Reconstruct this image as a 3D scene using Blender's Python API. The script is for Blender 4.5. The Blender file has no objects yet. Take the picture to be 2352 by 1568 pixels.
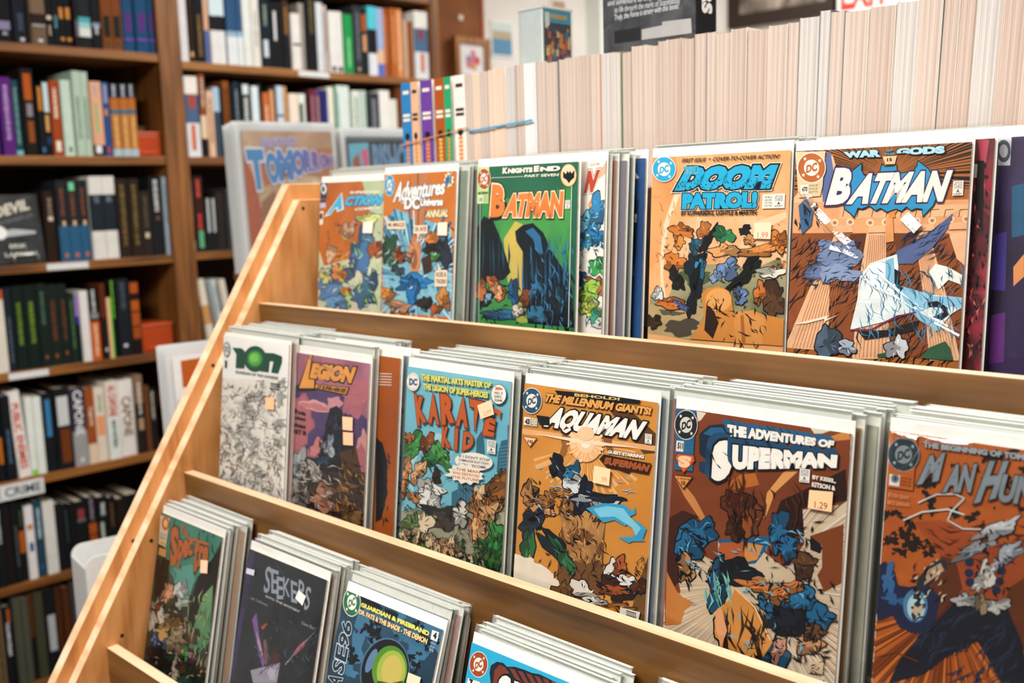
import bpy, math, random
from mathutils import Vector, Matrix

# ------------------------------------------------------------------ camera, world, lights, exposure
scene = bpy.context.scene
FPX = 2367.957                       # focal length in pixels of the 2352 px wide frame
YAW, PITCH, ROLL = math.radians(-44.83967), math.radians(8.15353), math.radians(-1.68162)
CAM = Vector((.93540, -.73416, .45000))
_f = Vector((math.sin(YAW)*math.cos(PITCH), math.cos(YAW)*math.cos(PITCH), -math.sin(PITCH)))
_r0 = Vector((math.cos(YAW), -math.sin(YAW), 0)); _u0 = _r0.cross(_f)
_r = _r0*math.cos(ROLL) + _u0*math.sin(ROLL); _u = -_r0*math.sin(ROLL) + _u0*math.cos(ROLL)
cd = bpy.data.cameras.new('camera'); cam = bpy.data.objects.new('camera', cd)
scene.collection.objects.link(cam); scene.camera = cam
cam.matrix_world = Matrix(((_r.x,_u.x,-_f.x,CAM.x),(_r.y,_u.y,-_f.y,CAM.y),(_r.z,_u.z,-_f.z,CAM.z),(0,0,0,1)))
cd.sensor_width = 36; cd.lens = FPX/2352*36; cd.clip_start = .02
cd.dof.use_dof = True; cd.dof.focus_distance = .99; cd.dof.aperture_fstop = 5.0

w = bpy.data.worlds.new('world'); scene.world = w; w.use_nodes = True
w.node_tree.nodes['Background'].inputs[0].default_value = (1.0, .96, .93, 1)
w.node_tree.nodes['Background'].inputs[1].default_value = .13
CEIL = 1.62
LAMPS = [(.2, -1.1, 50), (.4, .6, 11), (1.7, -.3, 11), (-.75, 1.1, 14), (-.9, 2.65, 15)]  # last two: unseen fill lamps, added to brighten the bookcases and far wall
for lx, ly, pw in LAMPS:
    ld = bpy.data.lights.new('ceiling_or_fill_light', 'AREA'); ld.shape = 'RECTANGLE'; ld.size = 1.15; ld.size_y = .5
    ld.energy = pw; ld.color = (1, .955, .915)
    lo = bpy.data.objects.new('ceiling_or_fill_light', ld); scene.collection.objects.link(lo); lo.location = (lx, ly, CEIL-.07)
vs = scene.view_settings
vs.view_transform = 'Standard'; vs.look = 'None'; vs.gamma = 1; vs.exposure = .66; vs.use_curve_mapping = False

# ------------------------------------------------------------------ helpers
COL = scene.collection
def ray(px, py): return _f + _r*((px-1176)/FPX) - _u*((py-784)/FPX)
def on(px, py, ax, val):
    d = ray(px, py); return CAM + d*((val-CAM[ax])/d[ax])
def lin(h):
    h = h.lstrip('#'); o = []
    for i in (0, 2, 4):
        c = int(h[i:i+2], 16)/255; o.append(c/12.92 if c <= .04045 else ((c+.055)/1.055)**2.4)
    return (*o, 1)
_mc = {}
def nt(name):
    m = bpy.data.materials.new(name); m.use_nodes = True
    n = m.node_tree.nodes; return m, n, m.node_tree.links, n['Principled BSDF']
def paper(hexc, rough=.5, var=.06, scale=60, spec=.3):
    """print or painted surface: flat colour with a faint fine mottling"""
    k = ('p', hexc, rough, var, scale, spec)
    if k in _mc: return _mc[k]
    m, n, l, b = nt('print_'+hexc.lstrip('#')); b.inputs['Roughness'].default_value = rough; b.inputs['Specular IOR Level'].default_value = spec
    t = n.new('ShaderNodeTexCoord'); x = n.new('ShaderNodeTexNoise'); x.inputs['Scale'].default_value = scale; x.inputs['Detail'].default_value = 4
    mx = n.new('ShaderNodeMix'); mx.data_type = 'RGBA'; c = lin(hexc)
    mx.inputs[6].default_value = tuple(max(0, v*(1-2.2*var)) for v in c[:3])+(1,)
    mx.inputs[7].default_value = tuple(min(1, v*(1+1.6*var)) for v in c[:3])+(1,)
    l.new(t.outputs['Object'], x.inputs['Vector']); l.new(x.outputs['Fac'], mx.inputs[0]); l.new(mx.outputs[2], b.inputs['Base Color'])
    _mc[k] = m; return m
def mottle(h1, h2, scale=14, rough=.45, detail=6, lo=.35, hi=.65, h3=None):
    """two (or three) colour mottled print"""
    k = ('m', h1, h2, scale, rough, detail, lo, hi, h3)
    if k in _mc: return _mc[k]
    m, n, l, b = nt('mottled_print'); b.inputs['Roughness'].default_value = rough
    t = n.new('ShaderNodeTexCoord'); x = n.new('ShaderNodeTexNoise'); x.inputs['Scale'].default_value = scale
    x.inputs['Detail'].default_value = detail; x.inputs['Distortion'].default_value = .6
    r = n.new('ShaderNodeValToRGB'); r.color_ramp.elements[0].position = lo; r.color_ramp.elements[1].position = hi
    r.color_ramp.elements[0].color = lin(h1); r.color_ramp.elements[1].color = lin(h2)
    if h3: e = r.color_ramp.elements.new((lo+hi)/2); e.color = lin(h3)
    l.new(t.outputs['Object'], x.inputs['Vector']); l.new(x.outputs['Fac'], r.inputs[0]); l.new(r.outputs[0], b.inputs['Base Color'])
    _mc[k] = m; return m
def wood(name, dark, mid, light, grain, rough=.42, fig=7.0, stretch=.07):
    """oak veneer: broad cathedral figure plus fine pores, grain along axis 0/1/2"""
    k = ('w', name)
    if k in _mc: return _mc[k]
    m, n, l, b = nt(name); b.inputs['Roughness'].default_value = rough
    t = n.new('ShaderNodeTexCoord'); mp = n.new('ShaderNodeMapping'); s = [1, 1, 1]; s[grain] = stretch*2.2; mp.inputs['Scale'].default_value = s
    a = n.new('ShaderNodeTexNoise'); a.inputs['Scale'].default_value = fig*2; a.inputs['Detail'].default_value = 3; a.inputs['Distortion'].default_value = 1.4
    wv = n.new('ShaderNodeTexWave'); wv.wave_type = 'RINGS'; wv.inputs['Scale'].default_value = fig; wv.inputs['Distortion'].default_value = 9; wv.inputs['Detail'].default_value = 3; wv.inputs['Detail Scale'].default_value = 1.6
    m2 = n.new('ShaderNodeMapping'); s2 = [170, 170, 170]; s2[grain] = 6; m2.inputs['Scale'].default_value = s2
    f = n.new('ShaderNodeTexNoise'); f.inputs['Scale'].default_value = 1; f.inputs['Detail'].default_value = 5
    ad = n.new('ShaderNodeMath'); ad.operation = 'MULTIPLY_ADD'; ad.inputs[1].default_value = .45
    ad2 = n.new('ShaderNodeMath'); ad2.operation = 'MULTIPLY_ADD'; ad2.inputs[1].default_value = .55
    r = n.new('ShaderNodeValToRGB'); e = r.color_ramp.elements; e[0].position = .28; e[1].position = .86; e[0].color = lin(dark); e[1].color = lin(light)
    q = e.new(.55); q.color = lin(mid)
    l.new(t.outputs['Object'], mp.inputs[0]); l.new(mp.outputs[0], a.inputs['Vector']); l.new(mp.outputs[0], wv.inputs['Vector'])
    l.new(t.outputs['Object'], m2.inputs[0]); l.new(m2.outputs[0], f.inputs['Vector'])
    l.new(wv.outputs['Fac'], ad.inputs[0]); l.new(a.outputs['Fac'], ad.inputs[2])
    ad.inputs[1].default_value = .22
    l.new(f.outputs['Fac'], ad2.inputs[0]); l.new(ad.outputs[0], ad2.inputs[2]); ad2.inputs[1].default_value = .42
    sb = n.new('ShaderNodeMath'); sb.operation = 'SUBTRACT'; sb.inputs[1].default_value = .24; l.new(ad2.outputs[0], sb.inputs[0])
    l.new(sb.outputs[0], r.inputs[0]); l.new(r.outputs[0], b.inputs['Base Color'])
    bp = n.new('ShaderNodeBump'); bp.inputs['Strength'].default_value = .12; bp.inputs['Distance'].default_value = .0006
    l.new(f.outputs['Fac'], bp.inputs['Height']); l.new(bp.outputs[0], b.inputs['Normal'])
    _mc[k] = m; return m
def film(name, tint='#F4F7F4', base=.05, rough=.12, bump=.35, scale=22, whiten=0.0):
    """thin clear plastic: see-through with a glossy coat and soft wrinkles"""
    k = ('f', name)
    if k in _mc: return _mc[k]
    m, n, l, b = nt(name); n.remove(b); out = n['Material Output']
    tr = n.new('ShaderNodeBsdfTransparent'); tr.inputs[0].default_value = lin(tint)
    gl = n.new('ShaderNodeBsdfGlossy'); gl.inputs['Roughness'].default_value = rough
    fr = n.new('ShaderNodeFresnel'); fr.inputs[0].default_value = 1.45
    mu = n.new('ShaderNodeMath'); mu.operation = 'MULTIPLY_ADD'; mu.inputs[1].default_value = .42; mu.inputs[2].default_value = base-.015
    mu.use_clamp = True
    t = n.new('ShaderNodeTexCoord'); x = n.new('ShaderNodeTexNoise'); x.inputs['Scale'].default_value = scale; x.inputs['Detail'].default_value = 4; x.inputs['Distortion'].default_value = 1.2
    bp = n.new('ShaderNodeBump'); bp.inputs['Strength'].default_value = bump; bp.inputs['Distance'].default_value = .004
    mx = n.new('ShaderNodeMixShader')
    l.new(t.outputs['Object'], x.inputs['Vector']); l.new(x.outputs['Fac'], bp.inputs['Height'])
    l.new(bp.outputs[0], gl.inputs['Normal']); l.new(bp.outputs[0], fr.inputs['Normal'])
    l.new(fr.outputs[0], mu.inputs[0]); l.new(mu.outputs[0], mx.inputs[0]); l.new(tr.outputs[0], mx.inputs[1]); l.new(gl.outputs[0], mx.inputs[2])
    last = mx
    if whiten:
        df = n.new('ShaderNodeBsdfDiffuse'); df.inputs[0].default_value = lin('#F2F2EE'); m3 = n.new('ShaderNodeMixShader'); m3.inputs[0].default_value = whiten
        l.new(mx.outputs[0], m3.inputs[1]); l.new(df.outputs[0], m3.inputs[2]); last = m3
    l.new(last.outputs[0], out.inputs[0]); _mc[k] = m; return m

class MB:
    """collects faces with materials and links them as ONE mesh object"""
    def __init__(s): s.v = []; s.f = []; s.mi = []; s.mats = []
    def m(s, mat):
        if mat not in s.mats: s.mats.append(mat)
        return s.mats.index(mat)
    def face(s, pts, mat):
        b = len(s.v); s.v += [tuple(p) for p in pts]; s.f.append(tuple(range(b, b+len(pts)))); s.mi.append(s.m(mat))
    def box(s, a, b, mat, skip=''):
        (x0,y0,z0),(x1,y1,z1) = a, b; o = len(s.v); k = s.m(mat)
        s.v += [(x0,y0,z0),(x1,y0,z0),(x1,y1,z0),(x0,y1,z0),(x0,y0,z1),(x1,y0,z1),(x1,y1,z1),(x0,y1,z1)]
        for f in ((0,3,2,1),(4,5,6,7),(0,1,5,4),(1,2,6,5),(2,3,7,6),(3,0,4,7)): s.f.append(tuple(o+i for i in f)); s.mi.append(k)
        return s
    def prism(s, poly, d, mat):
        """poly: list of Vector points (planar), extruded by vector d"""
        o = len(s.v); n = len(poly); k = s.m(mat); d = Vector(d)
        s.v += [tuple(p) for p in poly]+[tuple(Vector(p)+d) for p in poly]
        s.f.append(tuple(range(o+n-1, o-1, -1))); s.mi.append(k)
        s.f.append(tuple(range(o+n, o+2*n))); s.mi.append(k)
        for i in range(n):
            j = (i+1) % n; s.f.append((o+i, o+j, o+n+j, o+n+i)); s.mi.append(k)
        return s
    def tube(s, pts, r, mat, sides=8):
        k = s.m(mat); o = len(s.v); pts = [Vector(p) for p in pts]
        for i, p in enumerate(pts):
            t = (pts[min(i+1, len(pts)-1)]-pts[max(i-1, 0)]).normalized()
            a = t.orthogonal().normalized() if i == 0 else (a-t*a.dot(t)).normalized()
            c = t.cross(a)
            for j in range(sides):
                q = 2*math.pi*j/sides; s.v.append(tuple(p+(a*math.cos(q)+c*math.sin(q))*r))
        for i in range(len(pts)-1):
            for j in range(sides):
                s.f.append((o+i*sides+j, o+i*sides+(j+1)%sides, o+(i+1)*sides+(j+1)%sides, o+(i+1)*sides+j)); s.mi.append(k)
        s.f.append(tuple(o+j for j in range(sides-1, -1, -1))); s.mi.append(k)
        s.f.append(tuple(o+(len(pts)-1)*sides+j for j in range(sides))); s.mi.append(k)
        return s
    def mesh(s, name):
        me = bpy.data.meshes.new(name); me.from_pydata(s.v, [], s.f); me.polygons.foreach_set('material_index', s.mi)
        for m in s.mats: me.materials.append(m)
        me.update(); return me
    def build(s, name, parent=None, bevel=0, smooth=False):
        o = bpy.data.objects.new(name, s.mesh(name)); COL.objects.link(o); o.parent = parent
        if smooth:
            for p in o.data.polygons: p.use_smooth = True
        if bevel:
            b = o.modifiers.new('bevel', 'BEVEL'); b.width = bevel; b.segments = 2; b.limit_method = 'ANGLE'
        return o
def link_mesh(name, me, parent=None):
    o = bpy.data.objects.new(name, me); COL.objects.link(o); o.parent = parent; return o
def empty(name, loc=(0,0,0), rot=(0,0,0)):
    o = bpy.data.objects.new(name, None); COL.objects.link(o); o.location = loc; o.rotation_euler = rot; o.empty_display_size = .02; return o
def tag(o, label, cat, group=None):
    o['label'] = label; o['category'] = cat
    if group: o['group'] = group
    return o
def struct(o, label=None):
    o['kind'] = 'structure'
    if label: o['label'] = label
    return o
ORD = ['zeroth','first','second','third','fourth','fifth','sixth','seventh','eighth','ninth','tenth','eleventh','twelfth','thirteenth','fourteenth','fifteenth','sixteenth','seventeenth','eighteenth','nineteenth']
def ordinal(n):
    if n < 20: return ORD[n]
    t = {2:'twent',3:'thirt',4:'fort',5:'fift',6:'sixt',7:'sevent',8:'eight'}[n//10]
    return t+'ieth' if n % 10 == 0 else t+'y-'+ORD[n%10]
_tc = {}
_scr = bpy.data.scenes.new('lettering_scratch')      # small side scene, so that setting type stays quick; removed at the end
def text_mesh(body, offset=0., shear=0.):
    """flat lettering in the built-in font, as (verts, faces), size 1"""
    k = (body, offset, shear)
    if k in _tc: return _tc[k]
    cu = bpy.data.curves.new('lettering', 'FONT'); cu.body = body; cu.size = 1; cu.resolution_u = 3; cu.offset = offset; cu.shear = shear; cu.fill_mode = 'FRONT'
    ob = bpy.data.objects.new('lettering', cu); _scr.collection.objects.link(ob)
    with bpy.context.temp_override(scene=_scr, view_layer=_scr.view_layers[0]): dg = bpy.context.evaluated_depsgraph_get(); dg.update()
    me = ob.evaluated_get(dg).to_mesh()
    V = [(v.co.x, v.co.y) for v in me.vertices]; Fc = [tuple(p.vertices) for p in me.polygons]
    ob.evaluated_get(dg).to_mesh_clear(); bpy.data.objects.remove(ob); bpy.data.curves.remove(cu)
    _tc[k] = (V, Fc); return _tc[k]

# ------------------------------------------------------------------ the room
FLOOR = -.95
plaster = mottle('#D9D4CC', '#EDEAE4', 2.2, .8, 4, .3, .7)
floor_m = mottle('#4A3F36', '#5A4C40', 6, .6)
ceil_m = paper('#D8D4CC', .9, .03, 20)
fl = MB().box((-2.07,-2.4,FLOOR-.05),(2.8,3.25,FLOOR), floor_m).build('floor'); struct(fl, 'dull brown shop floor')
ce = MB().box((-2.07,-2.4,CEIL),(2.8,3.25,CEIL+.05), ceil_m).build('ceiling'); struct(ce, 'off-white shop ceiling')
wl = MB().box((-2.13,-2.4,FLOOR),(-2.07,3.25,CEIL), plaster).build('wall_left'); struct(wl, 'white plaster wall behind the bookcases')
wb = MB().box((-2.13,3.25,FLOOR),(2.8,3.31,CEIL), plaster).build('wall_back'); struct(wb, 'white plaster wall at the far end')
# lamp housings of the ceiling lights; the last two belong to added fill lamps
lamp_w = paper('#E8E6E0', .5, .02)
for i, (lx, ly, pw) in enumerate(LAMPS):
    t = tag(empty('ceiling_or_fill_housing', (lx, ly, CEIL)), 'white ceiling light housing '+['in front of the comic rack','above the paperbacks','over the aisle','beside the bookcases, added to brighten them','added to brighten the far wall'][i], 'lamp', 'ceiling lights')
    b = MB()
    for s in (-1, 1):
        b.box((-.62, s*.29-.012, -.06), (.62, s*.29+.012, 0), lamp_w); b.box((s*.608-.012, -.28, -.06), (s*.608+.012, .28, 0), lamp_w)
    b.box((-.62,-.3,-.012),(.62,.3,0), lamp_w); b.build('housing', t)

# ------------------------------------------------------------------ bookcases along the left wall
BX = -1.75
case_m = wood('dark_oak', '#40240D', '#76481C', '#98632E', 2, .5, 5)
case_h = wood('dark_oak_shelf', '#40240D', '#7C4C1C', '#A06A30', 1, .5, 5)
case_b = paper('#2A1A0E', .8, .1, 8)
SZ1 = [1.105, .852, .5786, .3097, .0433, -.232, -.502, -.775]
SZ2 = [1.105, .838, .578, .312, .045, -.230, -.502, -.775]
def bookcase(label, y0, y1, zs):
    t = tag(empty('bookcase', (BX-.14, (y0+y1)/2, FLOOR)), label, 'bookcase', 'oak bookcases along the wall')
    ox, oy, oz = t.location
    def part(nm, a, b, m): return MB().box((a[0]-ox,a[1]-oy,a[2]-oz),(b[0]-ox,b[1]-oy,b[2]-oz), m).build(nm, t, .0015)
    part('upright', (BX-.29,y0,FLOOR), (BX,y0+.033,1.36), case_m); part('upright', (BX-.29,y1-.033,FLOOR), (BX,y1,1.36), case_m)
    part('back_panel', (BX-.298,y0+.01,FLOOR+.02), (BX-.29,y1-.01,1.36), case_b)
    part('top_board', (BX-.29,y0+.033,1.338), (BX,y1-.033,1.36), case_h)
    part('plinth', (BX-.02,y0+.033,FLOOR), (BX-.008,y1-.033,-.797), case_h)
    for z in zs: part('shelf', (BX-.29,y0+.033,z-.022), (BX-.004,y1-.033,z), case_h)
    return t
bookcase('dark oak bookcase at the left edge, packed with dark hardcovers', -.36, .679, SZ1)
bookcase('dark oak bookcase right of the double upright, seen above the rack', .679, 1.66, SZ2)

# things on the left wall beyond the bookcases
cork = mottle('#7A451E', '#8C5324', 9, .8); rust = paper('#A04E20', .6)
t = tag(empty('notice_board', (-2.07, 2.0, 1.25)), 'rust brown notice board on the wall beyond the bookcase', 'notice board')
MB().box((0,-.155,-.36),(.016,.15,.3), cork).build('panel', t); MB().box((0,.15,-.36),(.02,.166,.3), rust).build('edge_strip', t)
MB().box((.016,.03,-.14),(.024,.05,-.12), paper('#E8D8C8')).build('pushpin', t)
t = tag(empty('picture_frame', (-2.026, 2.068, .99)), 'small wooden picture frame with a white mount below the notice board', 'picture frame')
fm = wood('frame_oak', '#6A4018', '#9A652C', '#B88046', 2); b = MB()
for s in (-1, 1):
    b.box((-.012, s*.078-.012, -.11), (.012, s*.078+.012, .055), fm)
b.box((-.012,-.066,.031),(.012,.066,.055), fm); b.box((-.012,-.066,-.11),(.012,.066,-.086), fm); b.build('frame', t)
MB().box((-.008,-.066,-.086),(.002,.066,.031), paper('#E6E4E4')).build('mount', t)
b = MB(); rr = random.Random(3)
for k in range(7):
    y = rr.uniform(-.035,.035); z = rr.uniform(-.06,.0); b.box((.002,y-.012,z-.012),(.003+k*.0002,y+.012,z+.014), paper(rr.choice(['#C8505A','#D89A50','#7A8AB0','#C87A8A'])))
b.build('picture', t)
MB().box((-.02,-.09,-.125),(.02,.09,-.11), fm).build('ledge', t)
t = tag(empty('postcard', (-2.068, 2.277, 1.062)), 'small seaside postcard pinned to the white wall', 'postcard')
MB().box((0,-.062,-.07),(.003,.062,.07), paper('#EDEBE4')).build('card', t)
b = MB(); b.box((.003,-.055,-.062),(.0036,.055,.0), paper('#5C8FB0')); b.box((.003,-.055,0),(.0036,.055,.03), paper('#B7A98C')); b.box((.003,-.055,.03),(.0036,.055,.062), paper('#C9DCD6')); b.build('picture', t)
# framed pictures further along the wall
for (y, z, hy, hz, c1, c2, lab) in ((2.62, 1.19, .05, .07, '#C9BBA6', '#B79A80', 'pale photograph pinned near the white pillar'), (2.62, .99, .045, .06, '#3A3A3A', '#6A5A4A', 'dark small picture low on the wall near the pillar')):
    t = tag(empty('photograph', (-2.068, y, z)), lab, 'photograph'); MB().box((0,-hy,-hz),(.004,hy,hz), paper('#F0EEE8')).build('card', t)
    MB().box((.004,-hy*.8,-hz*.8),(.0046,hy*.8,hz*.2), paper(c1)).box((.004,-hy*.8,hz*.2),(.0046,hy*.8,hz*.8), paper(c2)).build('picture', t)
pl = MB().box((-2.07,2.80,FLOOR),(-1.99,2.93,CEIL), paper('#EFF3EC', .7, .02)).build('trim_1'); struct(pl, 'white wall pillar')
# dark picture and exit sign on the far wall
t = tag(empty('picture_frame', (-1.37, 3.25, 1.32)), 'large dark framed picture on the far wall above the paperbacks', 'picture frame'); b = MB(); dk = paper('#2C2019', .5)
for s in (-1,1):
    b.box((s*.23-.025,-.03,-.19),(s*.23+.025,0,.19), dk); b.box((-.205,-.03,s*.165-.025),(.205,0,s*.165+.025), dk)
b.build('frame', t); MB().box((-.205,-.014,-.14),(.205,-.004,.14), mottle('#4A4038','#A09484', 9, .4)).build('picture', t)
t = tag(empty('exit_sign', (-1.0, 3.25, 1.19)), 'white exit sign with red letters on the far wall', 'sign')
MB().box((-.13,-.03,-.085),(.13,0,.085), paper('#E9E4DC', .5)).build('sign_box', t)
V, Fc = text_mesh('EXIT', .04); xs = [v[0] for v in V]; ys = [v[1] for v in V]; b = MB(); red = paper('#E0342C')
for f in Fc: b.face([(-.1+(V[i][0]-min(xs))/(max(xs)-min(xs))*.2, -.031, -.06+(V[i][1]-min(ys))/(max(ys)-min(ys))*.12) for i in f], red)
b.build('lettering', t)

# ------------------------------------------------------------------ the comic rack
oak_x = wood('oak_lip', '#40270E', '#62401A', '#7C5427', 0, .45, 6)
oak_z = wood('oak_panel', '#A66A36', '#C4854A', '#D5995F', 2, .45, 8, .12)
oak_e = wood('oak_edge', '#CA9E74', '#E0BA93', '#ECCDAC', 0, .5, 9)
XE, XR = -.4391, 1.06
SL = .63
rack = tag(empty('comic_rack', (.3, 0, FLOOR)), 'stepped oak comic rack with slanted end panel and four lipped tiers', 'rack')
ro = rack.location.copy()
def rp(nm, mb, bevel=.0012):
    mb.v = [(x-ro.x, y-ro.y, z-ro.z) for x, y, z in mb.v]; return mb.build(nm, rack, bevel)
def endpanel(nm, x0, x1, yt, zt, mat, yb=.56, edge=True):
    """board cut along the slant; its sawn front edge shows lighter wood"""
    zb = FLOOR; pts = [Vector((x0,yt,zt)), Vector((x0,yb,zt)), Vector((x0,yb,zb)), Vector((x0,yt-SL*(zt-zb),zb))]
    m = MB(); m.prism(pts, (x1-x0,0,0), mat)
    k = m.m(oak_e); m.mi[2+3] = k; m.mi[2] = k     # slanted front edge and top edge
    return rp(nm, m)
endpanel('outer_end_panel', XE-.037, XE-.018, .1815, .4754, oak_z)
endpanel('inner_end_panel', XE-.018, XE, .1872, .4505, oak_z)
endpanel('outer_end_panel', XR+.018, XR+.037, .1815, .4754, oak_z)
endpanel('inner_end_panel', XR, XR+.018, .1872, .4505, oak_z)
# (lip y, lip top z, shelf z): tiers from the top one down
LT = .0158
TIERS = [(.1036, .2962, .2244), (-.0383, .0623, 0.), (-.1725, -.1605, -.2374), (-.308, -.39, -.475)]
for i, (ly, lz, sz) in enumerate(TIERS):
    zb = TIERS[i+1][2] if i < 3 else FLOOR
    m = MB().box((XE,ly,zb),(XR,ly+LT,lz), oak_x); m.mi[1] = m.m(oak_e); m.mi[2] = m.m(oak_x); rp('front_lip', m)
    back = TIERS[i-1][0] if i else .315
    rp('shelf_board', MB().box((XE,ly+LT,sz-.016),(XR,back,sz), oak_x), 0)
rp('back_board', MB().box((XE,.315,.2),(XR,.325,.445), oak_x), 0)
rp('top_shelf', MB().box((XE,.325,.436),(XR,.56,.452), oak_x))
hole = paper('#2A1405', .9)
for (px, py, x) in ((696,478,XE),(347,1241,XE),(280,1459,XE),(489,839,XE-.018),(306,1242,XE-.018)):
    p = on(px, py, 0, x); m = MB(); m.prism([Vector((x+.0002, p.y+.0028*math.cos(a*math.pi/5), p.z+.0028*math.sin(a*math.pi/5))) for a in range(10)], (.0003,0,0), hole); rp('screw_hole', m, 0)

# ------------------------------------------------------------------ books in the bookcases
pages_m = mottle('#CDBFA6', '#E4D9C4', 90, .8)
def lum(h): c = lin(h); return .3*c[0]+.6*c[1]+.1*c[2]
def cname(h):
    import colorsys
    r, g, b = (int(h.lstrip('#')[i:i+2], 16)/255 for i in (0,2,4)); H, S, V = colorsys.rgb_to_hsv(r, g, b); H *= 360
    if V < .2: return 'black'
    if S < .12: return 'white' if V > .82 else 'pale grey' if V > .62 else 'grey' if V > .4 else 'charcoal'
    d = 'dark ' if V < .42 else 'pale ' if S < .3 and V > .7 else ''
    if H < 18 or H > 345: n = 'red'
    elif H < 45: n = 'brown' if V < .62 else 'orange' if S > .5 else 'cream'
    elif H < 70: n = 'yellow' if V > .6 else 'olive'
    elif H < 165: n = 'green'
    elif H < 200: n = 'teal'
    elif H < 250: n = 'blue'
    else: n = 'purple'
    return d+n
_bk = random.Random(11)
def book(y0, y1, z0, z1, cols, label, group, xf=BX-.006, depth=None, lean=0., marks=None, words=None):
    """hardcover, spine towards +x. cols: list of (fraction from the top, hex). marks: bands. words: (text, f0, f1, hex)"""
    wd = max(y1-y0, .008)-.0006; h = z1-z0; dp = depth or _bk.uniform(.15,.19)
    t = tag(empty('book', (xf, (y0+y1)/2, z0), (lean, 0, 0)), label, 'book', group)
    hw = wd/2; c = MB(); base = paper(cols[0][1], .65, .08, 30, .12)
    # spine in colour fields, boards behind it
    fr = [f for f, _ in cols]+[1.]
    for i, (f, col) in enumerate(cols):
        za, zb2 = h*(1-fr[i+1]), h*(1-f); m = paper(col, .65, .08, 30, .12)
        r = min(.003, hw*.4)
        prof = [(-.006,-hw),(-r*.6,-hw),(0,-hw+r*1.4),(0,hw-r*1.4),(-r*.6,hw),(-.006,hw)]
        for a, b2 in zip(prof[:-1], prof[1:]): c.face([(a[0],a[1],za),(b2[0],b2[1],za),(b2[0],b2[1],zb2),(a[0],a[1],zb2)], m)
    bt = min(.0022, hw*.25)
    for s in (-1, 1): c.box((-dp, s*hw if s<0 else hw-bt, 0), (-.006, -hw+bt if s<0 else hw, h), base)
    c.face([(-.006,-hw,h),(-.0015,-hw,h),(0,-hw+.002,h),(0,hw-.002,h),(-.0015,hw,h),(-.006,hw,h)], base)
    sp = c.build('cover', t)
    MB().box((-dp+.003,-hw+bt,.003),(-.005,hw-bt,h-.004), pages_m).build('page_block', t)
    for (f0, f1, w0, w1, col) in (marks or []):
        MB().box((0,-hw+wd*w0,h*(1-f1)),(.0004,-hw+wd*w1,h*(1-f0)), paper(col, .65, .06, 60, .12)).build('spine_band', sp)
    for (txt, f0, f1, col) in (words or []):
        V, Fc = text_mesh(txt, .025); xs = [v[0] for v in V]; ys = [v[1] for v in V]; b = MB(); m = paper(col, .5)
        for f in Fc: b.face([(.0007, -hw+wd*(.2+.6*(V[i][1]-min(ys))/(max(ys)-min(ys))), h*(1-f0)-h*(f1-f0)*(V[i][0]-min(xs))/(max(xs)-min(xs))) for i in f], m)
        b.build('spine_title', sp)
    return t
def ticks(rng, f0, f1, col, w0=.3, w1=.7, n=None):
    """row of little marks standing for a spine title too blurred to read"""
    out = []; f = f0
    while f < f1:
        d = rng.uniform(.012,.03); out.append((f, min(f+d, f1), w0+rng.uniform(0,.06), w1-rng.uniform(0,.06), col)); f += d+rng.uniform(.006,.016)
    return out
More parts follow.
